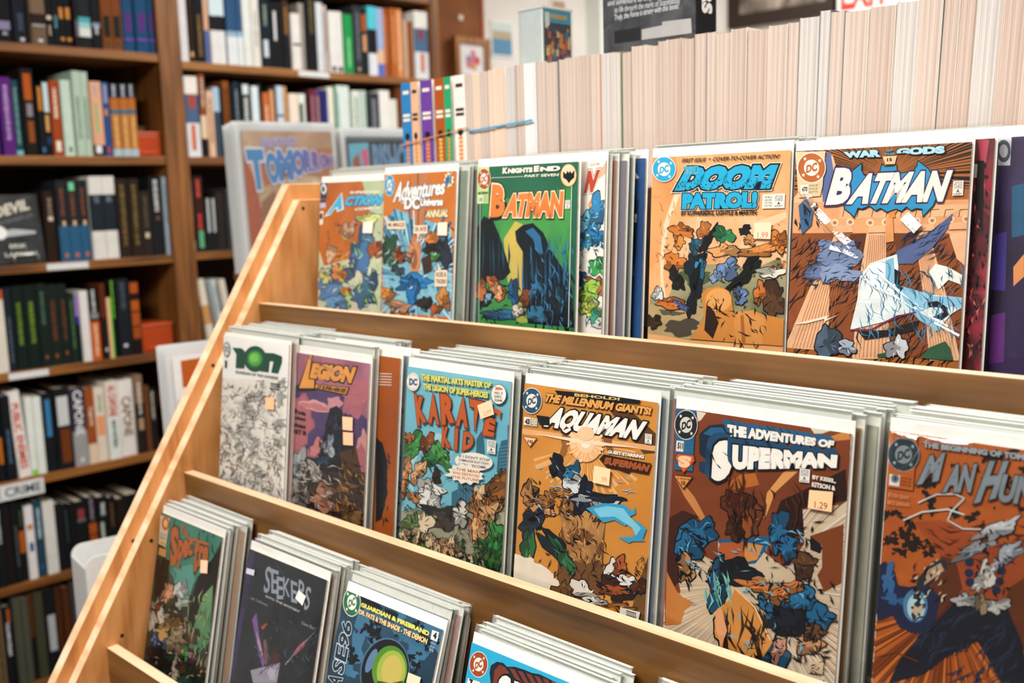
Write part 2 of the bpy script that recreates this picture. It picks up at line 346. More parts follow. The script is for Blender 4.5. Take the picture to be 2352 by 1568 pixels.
# rows: crop origin and scale the measures were taken in, then books (x0, x1, top, colours [, extras])
K = '#15181B'; N_ = '#1A2730'
ROWS = [
 # bookcase 1 ------------------------------------------------------------------------------
 (1, 1, 0, 0, 3.919, 300, [(-150,-20,-80,[K]),(0,130,-60,[K],('B',.56,.74,.1,.9,'#8A84A8'),('T',.78,.86,'#B8B8C0')),(150,285,-70,['#1B2028'],('T',.4,.75,'#4A5568'),('B',.88,.95,.4,.7,'#C8C8C8')),
   (295,432,-80,['#7A6450','#2A211C',.42,'#6E5B48',.66],('B',.62,.66,.05,.95,'#A8A8A8'),('B',.9,.95,.4,.7,'#D8D8D8')),(434,490,-40,[K],('B',.4,.48,.1,.9,'#D8C8A8'),('T',.6,.8,'#C8B89A')),(492,552,-60,[K],('T',.42,.66,'#5FA5B5')),
   (555,612,-90,[K],('B',.3,.5,.2,.8,'#D08838'),('B',.83,.89,.2,.8,'#D08838')),(614,682,-90,[K],('B',.3,.5,.2,.8,'#D08838'),('B',.83,.89,.2,.8,'#D08838')),(688,728,-60,['#201820'],('T',.5,.8,'#9A8AA0')),
   (728,850,-60,['#20262A',0,'#4FA8B4',.42,'#9CCBCB',.52,'#DDE4DE',.62,'#1B2022',.78]),(852,940,-60,['#15191D'],('B',.52,.6,.1,.9,'#8A98B0'),('T',.6,.72,'#D8DCE0')),
   (942,1035,-90,['#7A431C'],('B',.42,.78,.2,.8,'#16241F'),('B',.86,.92,.3,.7,'#2F4A3A')),(1037,1132,-90,['#7A431C'],('B',.42,.78,.2,.8,'#16241F'),('B',.86,.92,.3,.7,'#2F4A3A')),
   (1136,1240,-90,['#1F4A70'],('B',.36,.66,.25,.75,'#5A3078'),('B',.78,.8,.1,.9,'#9A40C0')),(1242,1358,-90,['#1F4A70'],('B',.36,.66,.25,.75,'#5A3078'),('B',.78,.8,.1,.9,'#9A40C0')),(1362,1462,-90,['#1F4A70'],('B',.36,.66,.25,.75,'#5A3078'),('B',.78,.8,.1,.9,'#9A40C0'))]),
 (1, 2, 0, 0, 3.919, 1000, [(-130,-10,690,['#3A2A70']),(-8,14,700,['#4A3A8C']),(16,132,690,['#5A2478'],('T',.1,.8,'#B89AC8')),(134,212,715,['#234A52'],('T',.1,.85,'#7AA0A0'),('B',.93,.99,.1,.9,'#7FB8C4')),(220,338,612,['#1C1814'],('B',.06,.36,.2,.8,'#B4561A'),('B',.4,.55,.3,.75,'#8A8088'),('B',.6,.85,.3,.75,'#8A4A1E')),
   (345,405,765,[K],('B',.02,.36,.2,.8,'#C07A2A'),('B',.88,.95,.3,.8,'#3A70A8')),(407,476,718,[K],('B',.03,.42,.15,.85,'#C8D8E0'),('B',.46,.68,.2,.7,'#D09A5A'),('B',.75,.85,.2,.8,'#1F3A58')),(480,572,720,['#A2451A'],('T',.1,.5,'#EBD8C0'),('B',.8,.94,.25,.75,'#E8E0D0')),(576,672,716,['#C3D9C6'],('B',.88,.95,.4,.65,'#3A6A4A')),(680,756,636,['#B2C6B4'],('T',.3,.8,'#6A8A78')),(760,834,642,['#B2C6B4'],('T',.3,.8,'#6A8A78')),
   (836,940,730,['#E0A886',0,'#22252A',.85],('B',.05,.18,.3,.6,'#B0A8A0'),('B',.28,.7,.3,.55,'#8FB878'),('B',.86,.96,.15,.65,'#E8E8E8')),(942,1015,736,['#2B4E84'],('B',.03,.28,.3,.8,'#8A90B0'),('B',.36,.45,.2,.7,'#B08858'),('B',.88,.95,.3,.7,'#C03838')),
   (1017,1097,746,['#1E2430',0,'#B46A2A',.2,'#3A6A80',.36,'#B87838',.42,'#A8C0C8',.9],('T',.02,.18,'#C0C4CC'),('T',.46,.88,'#E0B878')),(1099,1177,748,['#1E2430',0,'#B46A2A',.2,'#3A6A80',.36,'#B87838',.42,'#A8C0C8',.9],('T',.02,.18,'#C0C4CC'),('T',.46,.88,'#E0B878')),(1179,1250,746,['#1E2430',0,'#B46A2A',.2,'#3A6A80',.36,'#B87838',.42,'#A8C0C8',.9],('T',.02,.18,'#C0C4CC'),('T',.46,.88,'#E0B878'))]),
 (1, 3, 0, 380, 3.919, 500, [(430,536,225,['#2A1D16'],('T',.1,.35,'#8A7A68'),('B',.36,.42,.3,.7,'#D8C8B8')),(538,630,130,['#24262A',0,'#2A5A7C',.56],('T',.1,.45,'#7A4A30'),('B',.5,.56,.4,.7,'#D8B088'),('B',.9,.95,.4,.7,'#C06A30')),(632,732,128,['#24262A',0,'#2A5A7C',.56],('B',.03,.13,.25,.75,'#6FD09A'),('T',.16,.45,'#7A4A30'),('B',.5,.56,.4,.7,'#D8B088'),('B',.9,.95,.4,.7,'#C06A30')),(734,832,128,['#24262A',0,'#2A5A7C',.56],('T',.1,.45,'#7A4A30'),('B',.5,.56,.4,.7,'#D8B088'),('B',.9,.95,.4,.7,'#C06A30')),
   (834,955,95,['#DAD8D2',0,'#1C262C',.22,'#DAD8D2',.66],('T',.24,.32,'#6A7A84')),(957,1082,93,['#DAD8D2',0,'#1C262C',.22,'#DAD8D2',.66],('T',.24,.32,'#6A7A84')),(1086,1190,116,['#2A2118'],('T',.08,.85,'#7A6438'),('B',.65,.7,.35,.65,'#C89060')),(1192,1290,114,['#2A2118'],('T',.08,.85,'#7A6438'),('B',.65,.7,.35,.65,'#C89060')),(1294,1386,226,['#2A241E'],('T',.08,.55,'#5A5040'),('B',.64,.72,.3,.7,'#D0C0A0')),(1390,1498,98,['#1C1F20'],('T',.04,.44,'#C8CCC8'),('B',.5,.55,.4,.7,'#6A5030')),(1502,1560,100,['#9AA8B4'],('T',.1,.6,'#6A7888'))]),
 (1, 4, 0, 380, 3.919, 1400, [(-140,-60,1120,[K]),(-58,60,1120,['#B4561A',0,'#D6D0C2',.12]),(62,140,1100,['#1A222C'],('T',.35,.9,'#4A5A68')),(143,246,1085,['#14201C'],('T',.2,.7,'#6A8A2A')),(248,362,1075,['#14201C'],('T',.2,.7,'#6A8A2A')),(364,452,1062,['#18241F'],('T',.1,.5,'#4A6A58'),('B',.86,.9,.4,.6,'#A85A28')),(454,558,1070,['#18241F'],('T',.2,.7,'#6A3A20'),('B',.86,.9,.4,.6,'#A85A28')),(560,646,1066,['#16221E'],('T',.2,.7,'#6A3A20'),('B',.84,.88,.4,.6,'#A85A28')),(648,706,1150,['#1A2A22'],('T',.1,.8,'#4A7A4A')),(708,744,1180,['#9A7AC0',0,'#3A3A8A',.3,'#1A1A22',.42]),(746,826,1128,['#DEDCD8']),
   (830,918,1105,[K,0,'#C8601E',.46],('T',.02,.36,'#C8D0CC'),('B',.34,.42,.1,.9,'#8A8A8A'),('T',.5,.95,'#E8C8A8')),(926,980,1060,['#5A2A12',0,'#20181A',.45],('B',.85,.9,.3,.7,'#C8C8C8')),(983,1028,1190,['#E8B888'],('B',0,1,.7,1,'#3FC040')),(1030,1080,1025,['#1C1A18'],('T',.02,.5,'#7ACB30')),(1083,1196,1018,['#1A1F26'],('T',.05,.4,'#4A545E'),('B',.84,.88,.3,.6,'#D8D8D8')),(1198,1290,1040,['#1E1614'],('B',.02,.16,.1,.9,'#A8501A'),('B',.26,.4,.1,.9,'#B0561A'),('B',.42,.6,.1,.9,'#A8501A'),('B',.62,.78,.1,.9,'#9A4A18'))]),
 (1, 5, 0, 760, 3.919, 800, [(-110,-40,560,['#3A3A20']),(-38,26,560,[K],('B',.5,.8,.2,.8,'#B4661E')),(28,110,585,['#14181C'],('T',.4,.8,'#4A6A84')),(112,228,540,['#E4E0DA'],('W','PUBLIC ENEMIES',.14,.9,'#C8452E'),('L',.055)),(236,326,600,['#DCE4DC'],('B',.93,1,.1,.9,'#7AC84A')),(328,408,598,['#DCE4DC']),(412,506,560,['#15191D'],('B',.08,.55,.2,.7,'#3A78A8')),(512,660,515,['#1A1A1C'],('B',.1,.46,.15,.85,'#C8CCCC'),('B',.5,.92,.25,.85,'#6A3814')),(664,796,515,['#3A3648',0,'#9A9C9C',.55],('W','CAPONE',.03,.6,'#E8E8E8'),('B',.9,.95,.4,.6,'#E0E0E0')),(798,880,515,['#9A4E20',0,'#E0CDB0',.74],('W','Capone',.25,.5,'#EBD8B8')),
   (882,980,510,['#E2D8C4'],('B',.38,.65,.1,.85,'#E8A070'),('T',.1,.33,'#8AA890')),(984,1098,452,['#E4DED2',0,'#E4EAE4',.46],('W','AL CAPONE',.05,.45,'#D04A3A'),('T',.5,.85,'#4A7A70')),(1102,1245,440,['#EAE8E2'],('W','CAPONE',.22,.74,'#8A6A3A')),(1250,1325,395,['#8A7058',0,'#26201E',.36],('T',.1,.5,'#E0D8C8'),('B',.55,.7,.2,.8,'#B09070')),(1328,1372,490,['#6A3E1E']),(1374,1440,520,['#1C1C1C'],('T',.05,.5,'#B8B8A8'))]),
 (1, 6, 0, 1160, 3.842, 300, [(-120,-30,-50,[K]),(-28,50,-40,['#14181A'],('T',.1,.5,'#A8B0B0')),(52,130,-20,['#1A1614']),(132,186,-30,[K],('T',.3,.8,'#4A5A5A')),(188,248,-20,['#15181A',0,'#A8561A',.36,'#17191A',.64],('T',.1,.3,'#4A5A3A')),(250,330,10,['#DEDCDC'],('B',.25,.32,.2,.8,'#C07A40'),('B',.5,.62,.25,.75,'#4A5A8A')),(332,412,-40,['#24404E'],('T',.1,.5,'#A8C0D0'),('B',.85,.9,.3,.6,'#2A5A9A')),(414,522,-30,['#D6D6D0']),
   (530,598,-10,[K]),(600,652,-10,[K],('T',.1,.6,'#3A4A4A')),(654,700,-14,['#17191A']),(702,800,-35,['#17191A'],('B',.12,.28,.2,.8,'#8A3A38'),('B',.28,.32,.1,.9,'#5A6A6A')),(802,890,-75,['#17191A'],('T',.02,.35,'#8A7A8A'),('B',.4,.56,.1,.9,'#A8521A'),('B',.58,.78,.1,.9,'#9A4C18')),(892,990,-80,[K],('T',.1,.3,'#C8D0C8'),('B',.4,.75,.2,.5,'#B0B8B0')),(992,1070,-70,[K],('T',.1,.5,'#6A4A2A')),(1072,1160,-60,['#241A16']),(1162,1300,-100,[K])]),
 (1, 7, 0, 1160, 3.842, 1300, [(-100,-10,930,['#6A5436']),(-8,64,935,['#7A6244'],('T',.1,.9,'#2A2018')),(66,160,900,['#17191C'],('B',.03,.2,.5,.8,'#A85A20'),('T',.2,.6,'#D0D4D8')),(162,232,815,['#4A4C3E']),(234,300,810,['#4A4C3E']),(302,352,780,['#5A3014',0,'#1A1A1E',.5]),(354,440,760,['#40402F']),(442,546,735,['#15181B'],('B',.3,.72,.2,.85,'#A8B0B4')),(548,608,720,['#4A2810']),(610,680,715,['#4E2A12']),(682,740,675,['#3A3A3E'])]),
 # bookcase 2 ------------------------------------------------------------------------------
 (2, 1, 380, 0, 3.564, 300, [(112,200,-40,['#D8D8D8']),(202,262,-60,['#2A1A10'],('B',.85,.92,.3,.7,'#D8A070')),(264,345,-50,[K],('T',.3,.9,'#8A6A3A')),(347,388,-30,['#D8A888',0,'#5A6A9A',.5]),(390,452,-30,['#CDE0E6',0,'#1E1A1E',.28,'#DEDEDC',.5]),(454,520,-30,['#CDE0E6',0,'#1E1A1E',.28,'#DEDEDC',.5]),(524,566,-30,['#2F5378',0,'#8FB0C4',.5,'#DCE2E4',.58]),(568,612,-30,['#2F5378',0,'#8FB0C4',.5,'#DCE2E4',.58]),(614,660,-30,['#2F5378',0,'#8FB0C4',.5,'#DCE2E4',.58]),(664,732,-30,['#DAE0DA']),(734,802,-30,['#DCDAD0'],('T',.2,.7,'#A8A8A0')),(804,880,-20,['#14202A'],('T',.1,.4,'#8AA08A'),('B',.6,.85,.2,.7,'#C8D0D8')),
   (884,985,10,['#16181A'],('B',.14,.58,.3,.5,'#D8D8D8')),(988,1042,0,['#3A2A20',0,'#1A1C22',.5],('T',.1,.5,'#A87838')),(1046,1120,108,['#DDD9D4'],('B',.53,.57,.1,1,'#3A3A3A')),(1122,1170,20,['#9A948A']),(1172,1258,-30,['#16181A'],('T',.05,.5,'#6A5A38')),(1262,1318,15,['#D0D8DC']),(1320,1350,40,['#C8B8B0'],('T',.1,.7,'#6A3A30')),(1352,1408,90,['#E0DEDA'],('B',.9,.98,.2,.8,'#4A4A48')),(1410,1470,92,['#DCDAD6'],('B',.9,.98,.2,.8,'#4A4A48')),(1472,1546,115,['#1F8F48'],('T',.4,.9,'#7FD08A')),(1550,1622,45,['#2E3238'],('T',.1,.8,'#6A7078'),('B',.9,.95,.4,.6,'#C8B860')),(1626,1672,60,['#1A1614',0,'#A8521A',.1,'#1A1A1A',.35],('B',.4,.65,.2,.8,'#D89868')),
   (1676,1746,50,['#4FC4D2',0,'#201618',.33,'#DEDEE4',.68]),(1750,1806,62,['#9AB0D8',0,'#E0B898',.62,'#5A70C0',.82]),(1808,1850,62,['#B0602C'],('T',.1,.8,'#D89868')),(1852,1908,66,['#B0602C'],('T',.1,.8,'#D89868')),(1910,1964,70,['#D88850'],('T',.05,.9,'#F0C8A0')),(1966,2000,160,['#C0A48A']),(2002,2050,170,['#8A4A20']),(2056,2165,92,['#E4E4DC',0,'#4A6A8A',.25,'#DCE0E4',.6],('B',.26,.42,.25,.6,'#8A3A4A'),('B',.62,.9,.35,.65,'#C87A5A')),(2168,2236,130,['#1E2A32'],('B',.6,.85,.2,.5,'#B8C0C4'))]),
 (2, 2, 380, 0, 3.564, 900, [(116,176,690,['#D8CFC0']),(180,300,620,['#E8E4DA',0,'#4A6484',.22,'#DDE2E6',.58],('B',.22,.4,.3,.75,'#A8483A'),('B',.6,.92,.35,.65,'#C86A40')),(302,350,604,['#8A4A20',0,'#E0C8A8',.5,'#1A1A1C',.78],('T',.05,.4,'#D8D0C0')),(352,408,742,['#E0B898'],('T',.1,.8,'#8A6A50')),(412,470,710,['#A8C4D8',0,'#3A4A58',.35]),(472,488,700,[K]),(490,545,662,['#8A4E1C'],('T',.1,.8,'#3A2010')),(547,580,690,[K]),(582,630,668,['#22303A'],('T',.1,.8,'#8A98A0')),(634,712,680,['#2A302E'],('B',.02,.15,.2,.8,'#D8E0E0'),('T',.2,.7,'#E0E4E0')),(722,780,704,['#D8E4E8',0,'#4A8ACA',.5]),(782,820,680,['#222A30'],('T',.2,.8,'#5A6870')),(822,870,755,['#C86A34'],('T',.2,.9,'#F0D0B0')),(872,932,704,['#1E2018'],('B',.05,.7,.2,.75,'#D89868'),('B',.5,.9,.3,.7,'#4FA828')),(938,990,700,['#C4D4E4'],('B',.4,.43,0,1,'#3A3A48')),(992,1026,705,['#C89868']),(1028,1100,764,['#EBDCC8'],('B',.5,.8,.3,.7,'#B8743A')),(1102,1160,766,['#E0E4D8'],('B',.15,.75,.1,.6,'#2E4A34')),
   (1166,1198,740,['#1C1A1A']),(1200,1248,728,['#6A2A34'],('T',.1,.8,'#B88890')),(1250,1298,730,['#5A3A6A'],('T',.1,.8,'#C89A70')),(1300,1352,738,['#242A70']),(1356,1412,708,['#E4E0D0']),(1414,1430,710,['#5A9A78']),(1432,1534,698,['#D6E4DC'],('B',.1,.9,.05,.12,'#6A8A9A')),(1556,1612,738,['#DDE6DA'],('T',.1,.8,'#5A7A5A')),(1614,1672,738,['#B8CCC0']),(1676,1768,760,['#30353A'],('T',.1,.6,'#8A9098')),(1770,1854,738,['#E8E8E2']),(1856,1920,810,['#E0E0D6']),(1924,1990,700,['#6A3A18'])]),
 (2, 3, 0, 380, 3.919, 500, [(1655,1690,95,['#C8A884'],('B',0,1,.6,.9,'#5A9A5A')),(1692,1768,100,['#1C201E'],('T',.05,.6,'#7A9A8A'),('B',.85,.98,.2,.8,'#D8C0A8')),(1770,1856,95,['#3A1A16',0,'#24201C',.7],('T',.05,.28,'#D85A48'),('T',.5,.7,'#D84A40'),('B',.72,.95,.3,.8,'#5AA878')),(1862,1916,285,['#1A1C1E'],('B',.02,.65,.4,.8,'#B8C0C0')),(1918,1968,285,['#1A1C1E'],('B',.02,.65,.4,.8,'#B8C0C0')),(1972,2060,240,['#2A2420']),(2064,2150,200,['#3A3A40'])]),
 (2, 4, 0, 380, 3.919, 1200, [(1722,1806,1020,['#E4DCC8'],('L',.14)),(1820,1890,1018,['#E0D8C4',0,'#C8965A',.4,'#E0D8C8',.7],('L',.14)),(1898,1975,1024,['#D0DDE4'],('T',.1,.5,'#4A5A6A'),('L',.14)),(1990,2080,1020,['#D8D0C0'],('L',.14))]),
]
SHN = ['','top','second','third','fourth','fifth','sixth','seventh']
brng = random.Random(5)
for (case, sh, ox, oy, sc, yref, items) in ROWS:
    z0 = (SZ1 if case == 1 else SZ2)[sh]; n = len(items)
    ym = .679-.033-.001 if case == 1 else 1.66-.034; ylo = -.36+.034 if case == 1 else .679+.034; prev = ylo
    for i, it in enumerate(items):
        x0, x1, top, cl = it[:4]; ex = it[4:]
        py = oy+yref/sc
        ya = on(ox+x0/sc, py, 0, BX).y; yb = on(ox+x1/sc, py, 0, BX).y
        zt = on(ox+(x0+x1)/2/sc, oy+top/sc, 0, BX).z
        ya = max(ya, prev); yb = min(yb, ym)
        if yb-ya < .006: continue
        prev = yb
        zt = min(max(zt, z0+.09), z0+.245)
        cols = [(0., cl[0])]
        if len(cl) > 1:
            q = cl[1:]
            if isinstance(q[0], (int, float)): q = q[1:]
            cols += [(q[k+1], q[k]) for k in range(0, len(q), 2)]
            cols = [(0., cl[0])]+sorted(cols[1:])
        marks, words, lean = [], [], 0.
        for e in ex:
            if e[0] == 'B': marks.append(e[1:])
            elif e[0] == 'T': marks += ticks(brng, e[1], e[2], e[3])
            elif e[0] == 'W': words.append(e[1:])
            elif e[0] == 'L': lean = e[1]
        if case == 1: pos = ordinal(n-i)+' left of the upright'
        else: pos = ordinal(i+1)+' right of the upright'
        big = max(cols, key=lambda c: (dict(zip([a for a, _ in cols], [b-a for a, b in zip([a for a, _ in cols], [a for a, _ in cols][1:]+[1.])]))[c[0]]))[1]
        lab = '%s spine book, %s, %s shelf, %s bookcase' % (cname(big), pos, SHN[sh], 'left' if case == 1 else 'right')
        if lean:
            dz = on(ox+x0/sc, py, 0, BX).z-z0; ya += lean*dz; yb += lean*dz; prev = yb
        book(ya+.0003, yb-.0003, z0+.0005+abs(lean)*(yb-ya)/2, zt, cols, lab, 'books on the shelves of the wall bookcases', lean=lean, marks=marks, words=words, xf=BX-.006-brng.uniform(0,.012))

# things standing among the books
def case_local(lab, cat, nm, y, z, x=BX-.02): return tag(empty(nm, (x, y, z)), lab, cat)
red_m = paper('#B4451A', .35, .05); red_l = paper('#C4502A', .35)
for (xa, xb, top, oy_, sc_, sh, lab, hh) in ((1240,1510,1182,0,3.919,2,'small rust-red plastic box at the end of the second shelf',None),(1286,1590,1425,380,3.919,4,'larger rust-red plastic box at the end of the fourth shelf',None)):
    z0 = SZ1[sh]; ya = on(xa/sc_, oy_+(top+80)/sc_, 0, BX).y; yb = min(on(xb/sc_, oy_+(top+80)/sc_, 0, BX).y, .643); zt = on((xa+xb)/2/sc_, oy_+top/sc_, 0, BX).z
    t = case_local(lab, 'box', 'plastic_box', (ya+yb)/2, z0); hw = (yb-ya)/2; h = zt-z0
    b = MB().box((-.12,-hw,0),(0,hw,h*.88), red_m).build('body', t, .004)
    MB().box((-.122,-hw,h*.88),(.002,hw,h), red_l).build('lid', t, .003)
    MB().box((0,-hw*.6,h*.12),(.003,hw*.6,h*.2), red_l).build('ridge', t, .001)
t = case_local('tan card leaning behind the small red box', 'card', 'index_card', on(332,280,0,BX-.1).y, SZ1[2]+.06, BX-.12); MB().box((-.002,-.016,.0),(.0,.016,.028), paper('#A89070')).build('card', t); MB().box((-.004,-.004,-.06),(-.002,.004,.02), paper('#8A7050')).build('stem', t)
# shelf tags
def shelf_tag(px0, px1, py, zc, hh, lab, words=None, case=1):
    ya, yb = on(px0, py, 0, BX).y, on(px1, py, 0, BX).y
    t = tag(empty('shelf_label', (BX-.0035, (ya+yb)/2, zc)), lab, 'label'); hw = (yb-ya)/2
    MB().box((0,-hw,-hh),(.0015,hw,hh), paper('#D8DCDC', .4)).build('label_strip', t)
    b = MB(); ink = paper('#50585A')
    if words:
        V, Fc = text_mesh(words, .02); xs = [v[0] for v in V]; ys = [v[1] for v in V]
        for f in Fc: b.face([(.0018, -hw*.92+hw*1.84*(V[i][0]-min(xs))/(max(xs)-min(xs)), -hh*.6+hh*1.2*(V[i][1]-min(ys))/(max(ys)-min(ys))) for i in f], ink)
        b.build('lettering', t)
shelf_tag(108, 204, 607, SZ1[3]-.011, .008, 'blank white shelf label under the third shelf')
shelf_tag(20, 113, 858, SZ1[4]-.011, .008, 'blank white shelf label under the fourth shelf')
shelf_tag(687, 757, 167, SZ2[1]-.011, .008, 'blank white shelf label on the right bookcase')
shelf_tag(-85, 102, 1112, SZ1[5]-.026, .020, 'shelf label lettered TRUE CRIME under the fifth shelf', 'TRUE CRIME')
# face-out book on a little easel, third shelf
yb = on(103, 520, 0, BX).y; ya = on(-45, 520, 0, BX).y; z0 = SZ1[3]; hw = (yb-ya)/2; h = on(50, 444, 0, BX).z-z0-.004
t = tag(empty('displayed_book', (BX-.01, (ya+yb)/2, z0+.004), (0, -.16, 0)), 'black dust-jacketed book facing out on a wire easel', 'book')
cv = MB().box((-.03,-hw,0),(-.027,hw,h), paper('#1A1D1F',.3)).box((-.003,-hw,0),(0,hw,h), mottle('#15181A','#2C3336',30,.3)).build('cover', t)
MB().box((-.027,-hw+.003,.003),(-.003,hw-.002,h-.003), pages_m).build('page_block', t)
def flat_words(txt, ya_, yb_, za_, zb_, col, parent, off=.02, rise=0., x=.0006, nm='lettering'):
    V, Fc = text_mesh(txt, off); xs = [v[0] for v in V]; ys = [v[1] for v in V]; b = MB(); m = paper(col, .4)
    for f in Fc:
        P = []
        for i in f:
            a = (V[i][0]-min(xs))/(max(xs)-min(xs)); c = (V[i][1]-min(ys))/(max(ys)-min(ys)); P.append((x, ya_+(yb_-ya_)*a, za_+(zb_-za_)*c+rise*a))
        b.face(P, m)
    return b.build(nm, parent)
flat_words('DEVIL', -hw*.42, hw*.72, h*.66, h*.82, '#D8D4C0', cv, .035, h*.12)
flat_words('IN THE WHITE CITY', -hw*.3, hw*.8, h*.56, h*.61, '#7A8080', cv, .01, h*.11)
flat_words('ERIK', -hw*.1, hw*.45, h*.22, h*.28, '#C8CCBC', cv, .03)
flat_words('LARSON', -hw*.28, hw*.72, h*.1, h*.16, '#C8CCBC', cv, .03)
b = MB(); b.prism([Vector((.0004, -hw*.34+.017*math.cos(a*.3927), h*.45+.017*math.sin(a*.3927))) for a in range(16)], (.0004,0,0), paper('#E8E8E4',.4))
b.face([(.0006,-hw,h*.36),(.0006,hw*.8,h*.42),(.0006,hw*.8,h*.46),(.0006,hw*.1,h*.5),(.0006,-hw,h*.42)], paper('#AEB4B4',.4)); b.build('cover_picture', cv)
e = tag(empty('wire_easel', (BX, (ya+yb)/2, z0)), 'bent chrome wire easel holding the displayed black book', 'easel'); chrome, n_, l_, pb = nt('chrome'); pb.inputs['Metallic'].default_value = 1; pb.inputs['Roughness'].default_value = .25; pb.inputs['Base Color'].default_value = (.8,.8,.8,1)
MB().tube([(-.002,-.004,.0025),(-.002,-.004,.02),(-.002,0,.025),(-.002,.05,.025),(-.002,.054,.02),(-.002,.054,.0025)], .0022, chrome).build('front_loop', e, smooth=True)

# ------------------------------------------------------------------ comics on the rack
CW, CH = .168, .26
white_board = paper('#F1EEE8', .6, .02, 40)
page_edge = mottle('#C8BBA4', '#E2D8C6', 120, .8)
sleeve_m = film('clear_sleeve', tint='#FDFDFC', base=.022, rough=.06, bump=.10)
sleeve_w = film('wrinkled_sleeve', tint='#FDFDFC', base=.03, rough=.04, bump=.45, scale=16)
crease_m = film('sleeve_fold', tint='#FDFDFC', base=.075, rough=.07, bump=.25, scale=60)
ROWYZ = [(.16675, .22436, math.radians(4.27)), (0., 0., math.radians(6.43)), (-.13507, -.23737, math.radians(15.1))]
LAY = .00001
class Comic:
    """a bagged and boarded comic; local x to the right, z up the cover, y into the stack"""
    def __init__(s, label, row, x, off=0., dt=0., h=CH, wd=CW, lift=0., group='bagged comics facing out on the rack', name='comic_book', sleeve=None, board=True, top=.010, roty=0.):
        y, z, t = ROWYZ[row]; s.t = t+math.radians(dt); s.w, s.h = wd, h
        s.o = tag(empty(name, (x, y+off, z+lift), (-s.t, roty, 0)), label, 'comic book', group)
        s.P = Vector((x, y+off, z+lift)); s.ex = Vector((math.cos(roty), 0, -math.sin(roty)))
        R = s.o.rotation_euler.to_matrix(); s.ex, s.ey, s.ez = (R @ Vector(a) for a in ((1,0,0),(0,1,0),(0,0,1)))
        s.mb = MB(); s.tx = MB(); s.k = 0; s.setcrop(0, 0, 1); s.stickers = []; s.creases = []; s.board = board; s.sl = sleeve; s.top = top
    def setcrop(s, ox, oy, sc): s.c = (ox, oy, sc); return s
    def L(s, p):
        """a point of the cover given in crop pixels -> local (x, z) on the cover plane"""
        d = ray(s.c[0]+p[0]/s.c[2], s.c[1]+p[1]/s.c[2]); q = CAM+d*((s.P-CAM).dot(s.ey)/d.dot(s.ey))-s.P
        return (q.dot(s.ex), q.dot(s.ez))
    def clip(s, pts):
        def cut(P, ax, v, sgn):
            o = []
            for i in range(len(P)):
                a, b = P[i], P[(i+1) % len(P)]; ia, ib = sgn*(a[ax]-v) >= 0, sgn*(b[ax]-v) >= 0
                if ia: o.append(a)
                if ia != ib:
                    t = (v-a[ax])/(b[ax]-a[ax]); o.append((a[0]+(b[0]-a[0])*t, a[1]+(b[1]-a[1])*t))
            return o
        for ax, v, g in ((0,0,1),(0,s.w,-1),(1,0,1),(1,s.h,-1)):
            if len(pts) < 3: return []
            pts = cut(pts, ax, v, g)
        return pts
    def lp(s, pts, mat, layer=None):
        """local polygon, clipped to the cover"""
        if layer is None: s.k += 1; layer = s.k
        pts = s.clip(pts)
        if len(pts) >= 3: s.mb.face([(a, -LAY*layer, b) for a, b in pts], mat)
    def poly(s, pts, col, layer=None): s.lp([s.L(p) for p in pts], col if not isinstance(col, str) else paper(col), layer)
    def base(s, col): s.lp([(0,0),(s.w,0),(s.w,s.h),(0,s.h)], col if not isinstance(col, str) else paper(col))
    def blob(s, x, y, rx, ry, col, rot=0., rough=.18, seed=0, ink=None, n=30):
        r = random.Random(seed*77+int(x*3+y)); ph = [r.uniform(0,6.28) for _ in range(4)]; P = []
        for i in range(n):
            a = 6.2832*i/n; k = 1+rough*(math.sin(2*a+ph[0])*.8+math.sin(3*a+ph[1])*.6+math.sin(5*a+ph[2])*.6+.5*math.sin(8*a+ph[3]))
            u, v = rx*k*math.cos(a), ry*k*math.sin(a); P.append((x+u*math.cos(rot)-v*math.sin(rot), y+u*math.sin(rot)+v*math.cos(rot)))
        if ink:
            g = [(x+(p[0]-x)*1.05+(3 if p[0]>x else -3), y+(p[1]-y)*1.05+(3 if p[1]>y else -3)) for p in P]; s.poly(g, ink)
        s.poly(P, col)
        if ink and isinstance(col, str):
            # modelling of the form: a darker side, a lighter edge and a few pen strokes
            h = col.lstrip('#'); v = [int(h[i:i+2],16) for i in (0,2,4)]; dk = '#%02X%02X%02X' % tuple(int(q*.72) for q in v); lt = '#%02X%02X%02X' % tuple(min(255,int(q*1.18+14)) for q in v)
            sd = r.choice((-1,1)); j = r.randrange(n)
            s.poly([P[(j+i)%n] for i in range(n//2)]+[(x+(P[(j+n//2-1-i)%n][0]-x)*.35*sd, y+(P[(j+n//2-1-i)%n][1]-y)*.3) for i in range(0,n//2,2)], dk)
            s.k += 1; lay = s.k
            for q in range(7):
                a = r.uniform(0,6.28); l1, l2 = r.uniform(.1,.5), r.uniform(.75,1.05); b = a+r.uniform(-.5,.5); w_ = r.uniform(1.5,4)
                f = lambda t, l: (x+rx*l*math.cos(t)*math.cos(rot)-ry*l*math.sin(t)*math.sin(rot), y+rx*l*math.cos(t)*math.sin(rot)+ry*l*math.sin(t)*math.cos(rot))
                p0, p1 = f(a,l1), f(b,l2); mx, my = (p0[0]+p1[0])/2, (p0[1]+p1[1])/2; dx, dy = p1[0]-p0[0], p1[1]-p0[1]; L_ = math.hypot(dx,dy) or 1; nx, ny = -dy/L_*w_, dx/L_*w_
                s.poly([p0,(mx+nx*2.2,my+ny*2.2),p1,(mx-nx*.2,my-ny*.2)], ink if q < 4 else lt, lay)
    def ell(s, x, y, rx, ry, col, rot=0., n=28): s.blob(x, y, rx, ry, col, rot, 0., 0, None, n)
